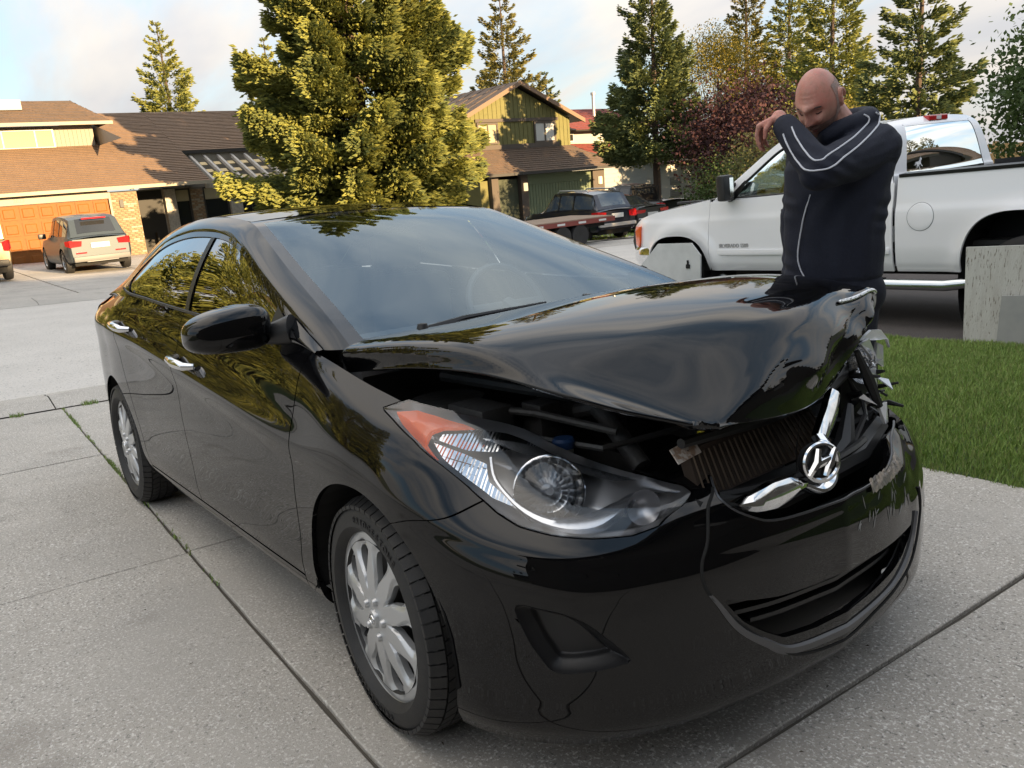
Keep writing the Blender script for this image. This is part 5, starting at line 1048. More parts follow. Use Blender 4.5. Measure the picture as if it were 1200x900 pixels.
# fine scratches across the bumper
q = MB(); rs_ = np.random.default_rng(17)
for k in range(26):
    a = rs_.uniform(.06,.40); v0 = rs_.uniform(.42,.60); l = rs_.uniform(.02,.09); sl_ = rs_.normal()*.012; P_ = [on_front(a+sl_*t, v0-l*t, .0012) for t in np.linspace(0,1,5)]
    for p in P_: kk = np.clip((p[1]-.1)/.35,0,1)*np.clip((p[2]-.42)/.2,0,1); p[0] -= .022*kk*(.6+.4*np.sin(p[1]*38)*np.sin(p[2]*31)); p[2] -= .012*kk
    q.tube(P_, [.0002,.0008,.0011,.0008,.0002], 4)
tag(q.build('scratches', M('scratch_grey', (.30,.30,.29), .6), BUMP), kind='stuff')
# ------------------------------------------------------------------ white pickup on the neighbouring driveway (own frame: front axle at x=0, forward +x, left +y)
WHITE = M('white_truck_paint', (.86,.87,.90), .22, 0, .8, crough=.04)
def trmat(x, y, z, yaw, pt, rl): return Matrix.Translation((x,y,z)) @ Matrix.Rotation(yaw,4,'Z') @ Matrix.Rotation(-pt,4,'Y') @ Matrix.Rotation(rl,4,'X')
tk = thing('pickup_truck', 'white extended-cab pickup truck with boards leaning over its wheels', 'pickup truck', mat4=trmat(-3.776,7.286,-.27,3.085,-.040,-.021))
def tprof(z): return pch([.40,.47,.55,.70,.90,1.02,1.10,1.24,1.40],[.94,.975,1.0,1.012,1.012,1.005,.985,.962,.940], z)
def tside(x, z):
    y = tprof(z); fl = lambda cx: .030*np.exp(-((np.hypot(x-cx, (z-.40))-.56)/.10)**2)*(z > .3)
    y = y+fl(.0)+fl(-4.0); y = y-np.clip(x-.45,0,1)**2*.55-np.clip(-4.9-x,0,1)**2*.3; y = y-.012*np.exp(-((x+2.79)/.02)**2)*0; return y
xs_ = np.concatenate([np.linspace(-5.25,1.0,330)]); zs_ = np.linspace(.43,1.40,70); XX, ZZ = np.meshgrid(xs_, zs_, indexing='ij'); TX, TZ = XX.ravel(), ZZ.ravel(); TY = tside(TX, TZ); TF = [tuple(f) for f in grid_faces(len(xs_), len(zs_))]
se = lambda cx, a, b, e: ((np.abs((TX-cx)/a)**e+np.abs((TZ-.36)/b)**e)-1)*.4
arF, arR = se(.10,.52,.505,2.6), se(-4.0,.54,.64,3.0)
arF = np.where(TZ < .36, np.abs(TX-.10)-.52, arF); arR = np.where(TZ < .36, np.abs(TX+4.0)-.54, arR)
top = lambda pts: np.interp(TX, [p[0] for p in pts], [p[1] for p in pts])-TZ
hoodl = top([(-.6,1.285),(-.42,1.27),(0,1.215),(.45,1.165),(.75,1.10),(.95,1.0),(1.0,.93)]); cabl = top([(-2.8,1.30),(-.9,1.255),(-.5,1.25)]); bedl = top([(-5.3,1.375),(-2.8,1.355)])
def tpanel(name, *flds, mat=WHITE, depth=.02):
    for sd in (1,-1):
        V = np.c_[TX, TY, TZ]; F = TF; E = list(flds)
        for k in range(len(flds)): V, F, E = clip(V, F, E[k], E)
        N = vnormals(V, F)
        if (N[:,1]).sum() < 0: F = [f[::-1] for f in F]
        V2 = list(V); N = vnormals(V, F); mp = {}; F2 = list(F)
        for a, b in bnd(F):
            for i in (a,b):
                if i not in mp: mp[i] = len(V2); V2.append(V[i]-N[i]*depth)
            F2.append((b,a,mp[a],mp[b]))
        V2 = np.array(V2)*[1,sd,1]; o = mk(name, V2, [f if sd > 0 else f[::-1] for f in F2], mat, tk)
        if sd == 1: keep = o
    return keep
g = .003
low = TZ-np.interp(TX,[-5.3,-3.5,-.5,.5,1.0],[.50,.46,.44,.50,.60])
tpanel('fender', TX+.47-g, hoodl, arF, low); fd_ = tpanel('front_door', -.47-g-TX, TX+1.82-g, cabl, arF, low); tpanel('rear_door', -1.82-g-TX, TX+2.32-g, cabl, low); tpanel('cab_corner', -2.32-g-TX, TX+2.80, cabl, low)
bed = tpanel('bed_side', -2.835-TX, bedl, arR, low, TX+5.2)
def tsolid(name, mat, parent=None, sm=False):
    return q.build(name, mat, parent or tk, sm)
# hood, cowl, front
hv = []
for x, zc, ze, ye in ((1.02,1.00,.90,.74),(.95,1.06,.99,.80),(.75,1.15,1.10,.87),(.45,1.215,1.165,.915),(0,1.265,1.215,.95),(-.42,1.305,1.27,.955),(-.62,1.315,1.285,.955)):
    hv.append([(x, y_, zc-(zc-ze)*abs(y_/ye)**2.6) for y_ in np.linspace(-ye,ye,15)])
P = net(hv, 40, 43); mk('hood', P.reshape(-1,3), grid_faces(40,43,False), WHITE, tk)
q = MB(); q.box(.0,.42,-.62,-.55,1.235,1.262,bev=.01); q.box(.0,.42,.55,.62,1.235,1.262,bev=.01); q.build('hood_scoop', PLAST, tk)
q = MB(); q.prism([(1.02,.95),(1.06,.80),(1.02,.62),(.9,.5),(.8,.5),(.8,.95)], 'y', -.84, .84); q.build('front_end', PLAST, tk)
for sd in (1,-1):
    q = MB(); q.prism([(.80,.97),(.98,.97),(1.03,.90),(1.02,.72),(.84,.74)], 'y', sd*.60, sd*.845); hl = q.build('headlight', LENS, tk)
    q = MB(); V = [(.74,sd*1.0,1.0),(.885,sd*.93,1.0),(.95,sd*.89,.93),(.95,sd*.89,.76),(.82,sd*.965,.73),(.78,sd*.985,.80)]; q.add(V+[(v[0],v[1]-sd*.06,v[2]) for v in V], [tuple(range(6)) if sd < 0 else tuple(range(6))[::-1]]+[(k,(k+1)%6,6+(k+1)%6,6+k) for k in range(6)]); q.build('marker_lamp', AMBER, hl)
q = MB(); pts = [(.55,1.02),(.80,1.0),(1.0,.86),(1.10,.55),(1.12,0)]; pts = pts+[(a,-b) for a,b in pts[-2::-1]]; V = []
for x, y in cr(np.array(pts), np.linspace(0,len(pts)-1,60)): V += [(x-.03,y*.98,.73),(x,y,.70),(x+.01,y,.56),(x-.03,y*.98,.50)]
mk('front_bumper', V, grid_faces(60,4), CHROME, tk)
# cab
cA = np.array([(-.50,.945,1.255),(-.95,.86,1.56),(-1.36,.765,1.83),(-1.60,.74,1.875),(-2.2,.735,1.885),(-2.60,.745,1.86),(-2.69,.79,1.72),(-2.75,.90,1.40),(-2.78,.935,1.28)])
cB = np.array([(-.50,.945,1.25),(-.95,.945,1.258),(-1.36,.944,1.262),(-1.60,.944,1.268),(-2.2,.943,1.282),(-2.60,.943,1.288),(-2.69,.94,1.292),(-2.75,.938,1.296),(-2.78,.936,1.298)])
tt = np.linspace(0,8,120); A = cr(cA,tt); B = cr(cB,tt); B[:,0] = A[:,0]; w = np.linspace(0,1,22)[None,:,None]; SWT = B[:,None]*(1-w)+A[:,None]*w; SWT[:,:,1] += .02*4*(w*(1-w))[:,:,0]*np.clip((A[:,2]-1.25)/.4,0,1)[:,None]
FW_ = [tuple(f) for f in grid_faces(120,22)]; VW = SWT.reshape(-1,3); xz = VW[:,[0,2]]
dw_ = poly_sd(xz, smooth_poly([(-.93,1.275),(-.80,1.31),(-1.08,1.52),(-1.38,1.735),(-1.60,1.79),(-1.74,1.79),(-1.745,1.30),(-1.70,1.285)],80)); qw = poly_sd(xz, smooth_poly([(-1.90,1.30),(-1.90,1.79),(-2.40,1.79),(-2.47,1.70),(-2.50,1.34),(-2.46,1.31)],60))
TGL = thin_glass('truck_glass', (.62,.72,.70), (.9,1,.98), .01, .16, 1.5); TGLD = thin_glass('truck_dark_glass', (.05,.055,.06), (.95,1,1), .01, .06, 1.6)
for sd in (1,-1):
    fx = lambda F: [f if sd < 0 else f[::-1] for f in F]
    V, F, E = clip(VW, FW_, -np.maximum(dw_,qw)); mk('cab_frame', V*[1,sd,1], fx(F), WHITE, tk)
    for d_, nm, gm in ((dw_,'door_window',TGL),(qw,'rear_door_window',TGLD)):
        V, F, E = clip(VW, FW_, d_); wn = mk(nm, (V-[0,.012,0])*[1,sd,1], fx(F), gm, tk)
        pl = np.array([V[i] for e in bnd(F) for i in e]); c = pl.mean(0); o_ = np.argsort(np.arctan2(pl[:,2]-c[2], pl[:,0]-c[0])); ring = pl[o_][::2]; ring = np.r_[ring, ring[:1]]
        mk('window_seal', *tube((ring-[0,.004,0])*[1,sd,1], .011, 6, False), PLAST, wn)
rf = []
for i in (2,3,4,5): x, y, z = cA[i]; rf.append([(x, y*k, z+.030*(1-k*k)) for k in np.linspace(-1,1,13)])
rf = [[(cA[2][0]-.02, cA[2][1]*k, cA[2][2]+.03*(1-k*k)) for k in np.linspace(-1,1,13)]]+rf[1:]; P = net(rf, 30, 37); mk('roof', P.reshape(-1,3), grid_faces(30,37), WHITE, tk)
ws = [[(x, y*k, z+dz*(1-k*k)) for k in np.linspace(-1,1,9)] for (x,y,z),dz in zip(((-.55,.90,1.27),(-.95,.83,1.56),(-1.36,.745,1.84)),(.02,.02,.025))]; ws = [[(p[0]+.18*(1-(k_/4-1)**2), p[1], p[2]) for k_, p in enumerate(r_)] for r_ in ws]; P = net(ws, 20, 25); mk('windscreen', P.reshape(-1,3), grid_faces(20,25), TGL, tk)
bk = [[(x-.03*(1-k*k), y*k, z+dz*(1-k*k)) for k in np.linspace(-1,1,13)] for (x,y,z),dz in zip(((-2.60,.745,1.87),(-2.68,.765,1.80),(-2.725,.80,1.68),(-2.765,.90,1.40),(-2.78,.935,1.27),(-2.79,.94,.50)),(.03,.02,0,0,0,0))]; P = net(bk, 50, 49, us=np.linspace(0,5,50)); V = P.reshape(-1,3); F = [tuple(f) for f in grid_faces(50,49)]
rw = poly_sd(V[:,1:], smooth_poly([(-.66,1.335),(-.72,1.33),(-.60,1.80),(-.52,1.815),(.52,1.815),(.60,1.80),(.72,1.33),(.66,1.335)],80)); W_, F_, _ = clip(V, F, -rw); mk('cab_back', W_, F_, WHITE, tk)
W_, F_, _ = clip(V, F, rw); rwo = mk('rear_window', W_+[.004,0,0], F_, TGLD, tk)
sh = [(-.50,.10),(-.42,.20),(-.30,.26),(-.14,.24),(.02,.25),(.14,.34),(.22,.46),(.30,.50),(.36,.60),(.40,.52),(.52,.40),(.46,.34),(.36,.36),(.34,.24),(.28,.12),(.36,-.02),(.46,-.08),(.44,-.16),(.34,-.12),(.22,.02),(.10,.04),(-.02,-.02),(.02,-.16),(.10,-.34),(.02,-.36),(-.06,-.18),(-.16,-.06),(-.22,-.10),(-.34,-.26),(-.42,-.24),(-.34,-.08),(-.30,.04),(-.36,.10),(-.46,.02),(-.60,-.04),(-.62,.04)]
def rear_pt(y, z): return (np.interp(z,[1.27,1.40,1.68,1.80],[-2.78,-2.765,-2.725,-2.68])-.03*(1-(y/.85)**2)-.004, y, z)
mk('horse_sticker', [rear_pt(.505-p[0]*.115, 1.435+p[1]*.13) for p in sh], [tuple(range(len(sh)))], M('white_vinyl', (.8,.8,.8), .5), rwo, False)
q = MB(); q.box(-2.70,-2.60,-.17,.17,1.845,1.90,bev=.012); q.build('brake_light', REDL, tk); 
q = MB(); q.box(-2.705,-2.69,-.035,.045,1.855,1.89); q.build('cargo_lamp', WHITEP, tk)
# bed: inner box, rail caps, tailgate
q = MB(); q.box(-5.18,-2.86,-.80,.80,.68,.72); q.box(-2.90,-2.85,-.93,.93,.5,1.34); q.box(-5.2,-5.12,-.92,.92,.5,1.36); q.build('bed_floor', M('bed_liner', (.03,.03,.03), .7), tk)
for sd in (1,-1):
    q = MB(); q.prism([(.80,1.30),(.955,1.345),(.962,1.375),(.80,1.385)], 'x', -5.18, -2.85) if sd > 0 else q.prism([(-.80,1.30),(-.80,1.385),(-.962,1.375),(-.955,1.345)], 'x', -5.18, -2.85); q.build('rail_cap', PLAST, tk)
V, F = lathe([(.128,0),(.126,.004),(.120,.0055),(.08,.006),(.04,.006),(.0005,.006)], 40, 'y'); fuel = mk('fuel_door', [(p[0]-3.085, float(tside(np.array(p[0]-3.085),np.array(p[2]+.975)))+.001+p[1]*.6, p[2]+.975) for p in V], F, WHITE, tk)
V, F = tube([(-3.085+.129*math.cos(t), float(tside(np.array(-3.085+.129*math.cos(t)), np.array(.975+.129*math.sin(t)))), .975+.129*math.sin(t)) for t in np.linspace(0,2*PI,41)], .0035, 5, False); mk('fuel_door_gap', V, F, M('shadow_gap', (.22,.23,.25), .6), fuel)
# mirrors, handle, badges, mouldings, running board, wells
for sd in (1,-1):
    q = MB(); q.box(-.92,-.80,sd*1.13-.085,sd*1.13+.085,1.255,1.545,bev=.035); mr_ = q.build('wing_mirror', PLAST, tk, True); q = MB(); q.tube([(-.82,sd*1.05,1.33),(-.78,sd*.95,1.30)], [.05,.07], 10); q.tube([(-.82,sd*1.05,1.45),(-.80,sd*.90,1.42)], [.03,.03], 8); q.build('mirror_arm', PLAST, mr_, True)
    q = MB(); q.box(-.925,-.918,sd*1.13-.07,sd*1.13-.01,1.29,1.51); q.build('mirror_glass', CHROME, mr_)
    q = MB(); q.box(-.798,-.790,sd*1.13-.06,sd*1.13+.06,1.33,1.52,bev=.002); q.build('mirror_cap', M('mirror_shell', (.25,.27,.28), .2, .5), mr_)
    q = MB(); q.add([(-.86,sd*.958,1.265),(-.72,sd*.96,1.262),(-.98,sd*.93,1.46),(-1.02,sd*.935,1.45)], [(0,1,2,3) if sd > 0 else (3,2,1,0)]); q.build('mirror_sail', PLAST, mr_)
    q = MB(); q.box(-1.74,-1.54,sd*1.0,sd*1.045,1.085,1.125,bev=.015); q.build('door_handle', PLAST, tk, True)
    q = MB(); q.box(-1.80,-.50,sd*1.014,sd*1.026,.628,.690,bev=.008); q.box(-2.78,-1.84,sd*1.014,sd*1.026,.628,.690,bev=.008); q.build('side_moulding', WHITE, tk, True).__setitem__('kind','stuff')
    q = MB(); q.tube([(-.60,sd*.96,.36),(-.75,sd*1.07,.345),(-3.35,sd*1.07,.345),(-3.55,sd*.96,.36)], .052, 12); rb = q.build('running_board', M('board_chrome', (.62,.65,.66), .2, 1.0), tk, True); q = MB(); q.box(-2.75,-1.9,sd*1.03,sd*1.11,.392,.405); q.box(-1.6,-.9,sd*1.03,sd*1.11,.392,.405); q.build('step_pad', PLAST, rb)
    for cx, a, b in ((.10,.55,.53),(-4.0,.57,.665)):
        q = MB(); t = np.linspace(R(-25),R(205),26); e = lambda v, p: np.sign(v)*np.abs(v)**p; px = cx+a*e(np.cos(t),.72); pz = .36+b*e(np.sin(t),.72); n = len(t); q.add([(x,sd*.99,z) for x,z in zip(px,pz)]+[(x,sd*.55,z) for x,z in zip(px,pz)], [(k,k+1,n+k+1,n+k) for k in range(n-1)]); q.add([(x,sd*.55,z) for x,z in zip(px,pz)], [tuple(range(n))]); q.build('wheel_well', DARK, tk)
for tx, x0, z0, s_ in (('SIERRA', -.86, .735, .065),):
    V, F = text_mesh('SILVERADO 1500', .058, .003, 'LEFT', .002); mk('badge', [(-.62-p[0], float(tside(np.array(-.62-p[0]),np.array(.74)))+.003+p[2], .735+p[1]) for p in V], F, M('badge_chrome', (.42,.43,.45), .3, .8), fd_, False)
q = MB(); q.box(-2.75,.6,-.90,.90,.42,.52); q.box(-5.1,.9,-.45,.45,.35,.55); q.build('chassis', DARK, tk)
q = MB(); q.prism([(-.55,1.26),(-.95,1.28),(-1.02,1.15),(-.9,.8),(-.5,.8)], 'y', -.85, .85); q.build('dashboard', DASH, tk)
for y in (-.42,.42): q = MB(); q.box(-1.95,-1.45,y-.27,y+.27,.75,.95,bev=.06); q.box(-2.12,-1.95,y-.26,y+.26,.9,1.38,bev=.06); q.box(-2.12,-2.02,y-.13,y+.13,1.42,1.60,bev=.04); q.build('seat', M('truck_seat', (.06,.06,.065), .8), tk, True)
th = np.linspace(0,2*PI,30); c0 = np.array([-1.22,.42,1.30]); q = MB(); q.tube([c0+.19*(math.cos(t)*np.array([0,1,0])+math.sin(t)*np.array([-.45,0,.89])) for t in th], .015, 8, cap=False); q.tube([c0-[0,.18,0],c0+[0,.18,0]], .018, 6); q.build('steering_wheel', PLAST, tk, True)
def truck_wheel():
    w = thing('wheel', None, None); V, F = lathe([(.22,.11),(.23,.125),(.30,.13),(.36,.12),(.385,.10),(.39,0),(.385,-.10),(.36,-.12),(.30,-.13),(.23,-.125),(.22,-.11)], 48); mk('tyre', V, F, RUB, w); V, F = lathe([(.225,-.10),(.21,-.06),(.12,-.05),(.08,-.10),(.0005,-.10)], 32); mk('rim', V, F, SILVER, w); return w
tw = truck_wheel(); tw.parent = tk; tw.location = (.10,-.84,.385)
for x, y in ((-4.0,-.84),): c = copy_tree(tw, tk); c.location = (x,y,.385)
for x in (.10,-4.0): c = copy_tree(tw, tk); c.location = (x,.84,.385); c.rotation_euler = (0,0,PI)
# boards leaning at the wheels
WB = M('painted_board', (.52,.52,.49), .75, var=((5,(.44,.43,.40),.45,.7),(30,(.20,.18,.15),.58,.64)), bump=((50,.4),(9,.3)), stretch=(3,1,.5)); WB2 = M('white_board', (.58,.60,.60), .6, var=(6,(.50,.52,.52),.4,.7))
def board(name, label, poly, y0, lean, th, mat, zref):
    t = MB(); V = [(x, y0+(z-zref)*lean, z) for x, z in poly]; n = len(V); t.add(V+[(a,b+th,c) for a,b,c in V], [tuple(range(n)), tuple(range(2*n-1,n-1,-1))]+[(k,n+k,n+(k+1)%n,(k+1)%n) for k in range(n)]); o = t.build(name, mat); return tag(o, label, 'board')
b1 = board('wheel_board', 'white board with clipped corners and black slot covering the front wheel of the pickup', [(-4.42,-.36),(-3.44,-.30),(-3.455,.36),(-3.60,.505),(-4.14,.485),(-4.42,.22)], 6.10, .05, .02, WB2, -.3)
q = MB(); q.box(-3.67,-3.61,6.112,6.124,.20,.25,bev=.004); q.box(-3.655,-3.63,6.113,6.125,.24,.30,bev=.004); q.build('slot', DARK, b1)
b2 = board('wheel_board', 'large weathered white-painted board leaning over the rear wheel of the pickup', [(-.045,-.185),(.95,-.14),(.95,.665),(-.10,.605)], 5.42, .10, .03, WB, -.18)
b3 = board('grey_panel', 'small smooth grey panel propped against the weathered white board', [(.235,-.17),(.70,-.14),(.70,.27),(.24,.235)], 5.375, .07, .015, M('grey_panel', (.34,.345,.34), .7, var=(7,(.30,.31,.31),.4,.7)), -.17)
# ------------------------------------------------------------------ other vehicles across the street (frame: mid wheelbase at x=0, forward +x)
def paint(name, col, metal=.3): return M(name, col, .3, metal, .8)
def lightcar(name, label, cat, mat4, P, col, L=4.6, Wd=1.85, wr=.36, wb=2.8, glass=None, lamp='suv', wheelcol=SILVER):
    """P: side profile stations (x, z_low, z_belt, z_roof or None, half_width, roof_half_width)"""
    t = thing(name, label, cat, mat4=mat4); G = glass or HGLASS; h = .0
    st = np.array([(p[0],p[1],p[2],p[4]) for p in P], float); xq = np.linspace(st[0,0], st[-1,0], 110); zl, zb, hw = [np.interp(xq, st[:,0], st[:,k]) for k in (1,2,3)]
    rows = []
    for x, a, b, w in zip(xq, zl, zb, hw): rows.append([(x, w*k, a+(b-a)*v) for v, k in ((0,.90),(.06,.955),(.2,.985),(.45,1.0),(.66,.995),(.84,.965),(1,.915))])
    S_ = net(rows, 110, 40); V = S_.reshape(-1,3); F = [tuple(f) for f in grid_faces(110,40)]; ar = np.minimum(np.hypot(V[:,0]-wb/2, V[:,2]-wr), np.hypot(V[:,0]+wb/2, V[:,2]-wr))-wr*1.16
    for sd in (1,-1):
        W_, F_, _ = clip(V, F, ar); mk('body_side', W_*[1,sd,1], [f if sd < 0 else f[::-1] for f in F_], col, t)
    dk = np.array([[(x, w*.915*k, b+.05*(1-k*k)*1.0) for k in np.linspace(-1,1,9)] for x, b, w in zip(xq, zb, hw)]); mk('hood_deck', dk.reshape(-1,3), grid_faces(110,9), col, t)
    for e, s_ in ((0,1),(-1,-1)):
        r = S_[e]; V2 = np.concatenate([r, r*[1,-1,1]]); n = len(r); mk('end_panel', V2+[0,0,0], [(k,k+1,n+k+1,n+k) if s_ > 0 else (k,n+k,n+k+1,k+1) for k in range(n-1)], col, t)
    rp = [(p[0],p[2],p[3],p[4]*.915,p[5]) for p in P if p[3]]; ra = np.array(rp); xr = np.linspace(ra[0,0], ra[-1,0], 60); bz, rz_, bw, rw_ = [np.interp(xr, ra[:,0], ra[:,k]) for k in (1,2,3,4)]
    gl = np.array([[(x, b*(1-v)+r*v, z0*(1-v)+z1*v) for v in np.linspace(0,1,10)] for x, z0, z1, b, r in zip(xr, bz, rz_, bw, rw_)])
    dz = np.maximum(rz_-bz, .001)
    u_ = ((gl[:,:,2]-bz[:,None])/dz[:,None]).ravel(); xg = gl[:,:,0].ravel(); px = [xr[0]+(xr[-1]-xr[0])*k for k in (.16,.40,.66,.88)]
    wmask = np.minimum.reduce([(u_-.10)*.5, (.86-u_)*.5, np.minimum(xg-(xr[0]+.22), xr[-1]-.30-xg)])-.0*u_
    for k in (px[1], px[2]): wmask = np.minimum(wmask, np.abs(xg-k)-.035)
    tall = np.repeat(dz > .28, 10); wmask = np.where(tall, wmask, -.1); VG = gl.reshape(-1,3); FG = [tuple(f) for f in grid_faces(60,10)]
    for sd in (1,-1):
        o_ = lambda F: [f if sd < 0 else f[::-1] for f in F]
        W_, F_, _ = clip(VG, FG, -wmask); mk('cabin_frame', W_*[1,sd,1], o_(F_), col, t); W_, F_, _ = clip(VG, FG, wmask)
        if len(F_): mk('side_window', (W_-[0,.008,0])*[1,sd,1], o_(F_), G, t)
    rf_ = np.array([[(x, r*k, z+.03*(1-k*k)) for k in np.linspace(-1,1,9)] for x, z, r in zip(xr, rz_, rw_)]); V = rf_.reshape(-1,3); F = [tuple(f) for f in grid_faces(60,9)]
    sl = np.gradient(rz_, xr); sl = np.repeat(np.abs(sl) > .38, 9); k9 = np.tile(np.linspace(-1,1,9), 60); zz = V[:,2]; zrng = np.repeat(bz, 9)
    gmask = np.where(sl & (np.abs(k9) < .9) & (zz-zrng > .05), 1., -1.); mi = [1 if gmask[list(f)].min() > 0 else 0 for f in F]
    mk('roof', V, [f for f, m in zip(F, mi) if m == 0], col, t); fg = [f for f, m in zip(F, mi) if m]
    for back in (True, False):
        f2 = [f for f in fg if (V[f[0],0] < xr.mean()) == back]
        if f2: us = sorted({i for f in f2 for i in f}); mp = {o_: k for k, o_ in enumerate(us)}; mk('end_window', V[us]+[0,0,.004], [tuple(mp[i] for i in f) for f in f2], G, t)
    w = thing('wheel', None, None); w.parent = t; V, F = lathe([(wr*.62,.10),(wr*.68,.115),(wr*.85,.118),(wr*.97,.10),(wr,.05),(wr,-.05),(wr*.97,-.10),(wr*.85,-.118),(wr*.68,-.115),(wr*.62,-.10)], 32); mk('tyre', V, F, RUB, w)
    q = MB(); q.lathe([(wr*.64,-.10),(wr*.60,-.105),(wr*.56,-.07),(wr*.54,-.02)], 32)
    for k in range(5):
        a = 2*PI*k/5; q.add([(wr*r_*math.cos(a+o_), -.10+.02*(1-r_), wr*r_*math.sin(a+o_)) for r_, o_ in ((.08,-.9),(.60,-.19),(.60,.19),(.08,.9))], [(0,3,2,1),(0,1,2,3)])
    q.build('rim', wheelcol, w); q = MB(); q.lathe([(wr*.6,-.02),(.001,-.02)], 24); q.build('brake_disc', DARK, w)
    first = True
    for sd in (-1,1):
        for x in (wb/2,-wb/2):
            c = w if first else copy_tree(w, t); first = False; yw = sd*(max(hw)-.125); c.location = (x,yw,wr); c.rotation_euler = (0,0,0 if sd < 0 else PI)
    q = MB(); q.box(st[0,0]+.15,st[-1,0]-.15,-max(hw)*.8,max(hw)*.8,.24,.5); q.build('underbody', DARK, t); return t
def rearbits(t, x, w, zl, lh, plate, bump=None, lampw=.30, label=None, wl=.42):
    for sd in (1,-1):
        q = MB(); V = [(x-.012,sd*w,zl+lh),(x-.03,sd*(w-lampw),zl+lh*.85),(x-.03,sd*(w-lampw*.9),zl+.02),(x-.012,sd*w,zl),(x+.22,sd*(w+.085),zl+lh*.95),(x+.22,sd*(w+.085),zl+lh*.25)]
        q.add(V, [(0,1,2,3) if sd < 0 else (3,2,1,0),(0,3,5,4) if sd < 0 else (4,5,3,0)]); q.build('tail_lamp', REDL, t)
    q = MB(); q.box(x-.035,x-.01,-.26,.26,plate-.075,plate+.075,bev=.005); q.build('number_plate', M('plate_white', (.62,.62,.60), .5), t)
    if bump: q = MB(); q.box(x-.06,x+.12,-w*.95,w*.95,bump[0],bump[1],bev=.03); q.build('bumper_trim', bump[2], t, True)
def place(x, y, yaw, dz=0, slope=.03): return Matrix.Translation((x,y,gz(x,y)+dz)) @ Matrix.Rotation(yaw,4,'Z')
BEIGE = M('champagne_paint', (.060,.078,.092), .45, .3, .25); NAVY = paint('dark_navy_paint', (.012,.015,.028), .2); BLK = paint('dark_car_paint', (.012,.012,.013), .2); GOLDP = paint('tan_paint', (.34,.27,.15), .3)
SUVP = [(-2.22,.42,1.02,None,.80,.5),(-2.12,.36,1.06,1.08,.88,.74),(-1.80,.32,1.07,1.58,.92,.66),(-1.3,.28,1.06,1.66,.935,.67),(-.4,.26,1.04,1.70,.935,.68),(.35,.26,1.02,1.66,.935,.66),(.95,.26,1.0,1.10,.93,.72),(1.05,.26,1.0,1.03,.93,.74),(1.6,.30,.97,None,.91,.7),(2.1,.36,.86,None,.84,.6),(2.32,.42,.72,None,.70,.5)]
bm = lightcar('suv', 'champagne silver compact suv parked facing the orange garage door', 'suv', place(-26.55,3.62,R(181.5),.04), SUVP, BEIGE, wr=.36, wb=2.8)
rearbits(bm, -2.225, .83, .80, .20, .82, (.36,.52,M('grey_bumper', (.14,.14,.14), .5)), .34)
q = MB(); q.box(-2.02,-1.90,-.34,.34,1.585,1.63,bev=.015); q.build('brake_light', REDL, bm); q = MB(); q.box(-2.26,-2.20,-.45,.45,.34,.44,bev=.02); q.build('skid_plate', SILVER, bm, True)
for sd in (1,-1): q = MB(); q.box(.72,.86,sd*.97-.09,sd*.97+.13,1.04,1.20,bev=.03); q.build('wing_mirror', PLAST, bm, True); q = MB(); q.box(-2.235,-2.21,sd*.55-.15,sd*.55+.15,.60,.64); q.build('reflector', REDL, bm)
jp = lightcar('jeep', 'tan off-road vehicle cut off by the left edge of the photo', 'off-road vehicle', place(-25.6,.42,R(180),.04), [(-2.0,.5,1.05,None,.80,.6),(-1.9,.45,1.12,1.15,.84,.74),(-1.8,.45,1.12,1.75,.85,.74),(0,.45,1.1,1.8,.85,.74),(.6,.45,1.1,1.76,.85,.72),(.85,.45,1.08,1.15,.84,.74),(1.9,.5,1.02,None,.78,.6)], GOLDP, wr=.42, wb=2.6)
rearbits(jp, -2.005, .80, .82, .30, .80, (.42,.60,PLAST), .14)
sv = lightcar('suv', 'dark navy suv with roof rails and chrome bumper strip parked by the green house', 'suv', place(-19.75,18.72,R(176.5)), SUVP, NAVY, wr=.37, wb=2.8, glass=M('blue_glass', (.05,.07,.10), .05, 0, 0, .9))
rearbits(sv, -2.225, .86, .78, .24, .86, (.50,.62,M('bright_strip', (.55,.55,.56), .3, .6)), .36)
for sd in (1,-1): q = MB(); q.tube([(-1.5,sd*.62,1.68),(-1.4,sd*.62,1.74),(.1,sd*.62,1.755),(.2,sd*.62,1.70)], .025, 8); q.build('roof_rail', SILVER, sv, True)
SEDP = [(-2.30,.42,1.0,None,.76,.5),(-2.2,.34,1.04,None,.84,.6),(-1.6,.30,1.03,1.05,.90,.7),(-.9,.28,1.0,1.40,.91,.62),(-.2,.27,.97,1.46,.91,.62),(.3,.27,.95,1.42,.91,.62),(1.0,.27,.93,.96,.90,.7),(1.6,.30,.86,None,.88,.6),(2.2,.38,.72,None,.76,.5)]
sd_ = lightcar('sedan', 'black sedan with wide red tail lamps parked between the navy suv and a dark pickup', 'car', place(-21.2,21.9,R(177)), SEDP, BLK, wr=.33, wb=2.75)
rearbits(sd_, -2.305, .82, .80, .14, .74, None, .46)
q = MB(); q.tube([(-2.28,-.7,.60),(-2.30,0,.60),(-2.28,.7,.60)], .03, 8); q.build('rear_trim', M('bright_strip', (1,1,1)), sd_, True)
pu = lightcar('pickup_truck', 'black pickup truck with an open bed parked furthest right by the green house', 'pickup truck', place(-23.6,25.4,R(177)), [(-2.85,.5,1.12,None,.90,.7),(-2.75,.45,1.14,None,.94,.8),(-.95,.42,1.14,1.16,.95,.78),(-.85,.42,1.14,1.80,.95,.70),(.1,.42,1.13,1.86,.95,.70),(.6,.42,1.12,1.78,.95,.70),(1.15,.42,1.10,1.14,.95,.8),(2.4,.48,1.02,None,.90,.7),(2.7,.5,.90,None,.80,.6)], BLK, wr=.38, wb=3.3)
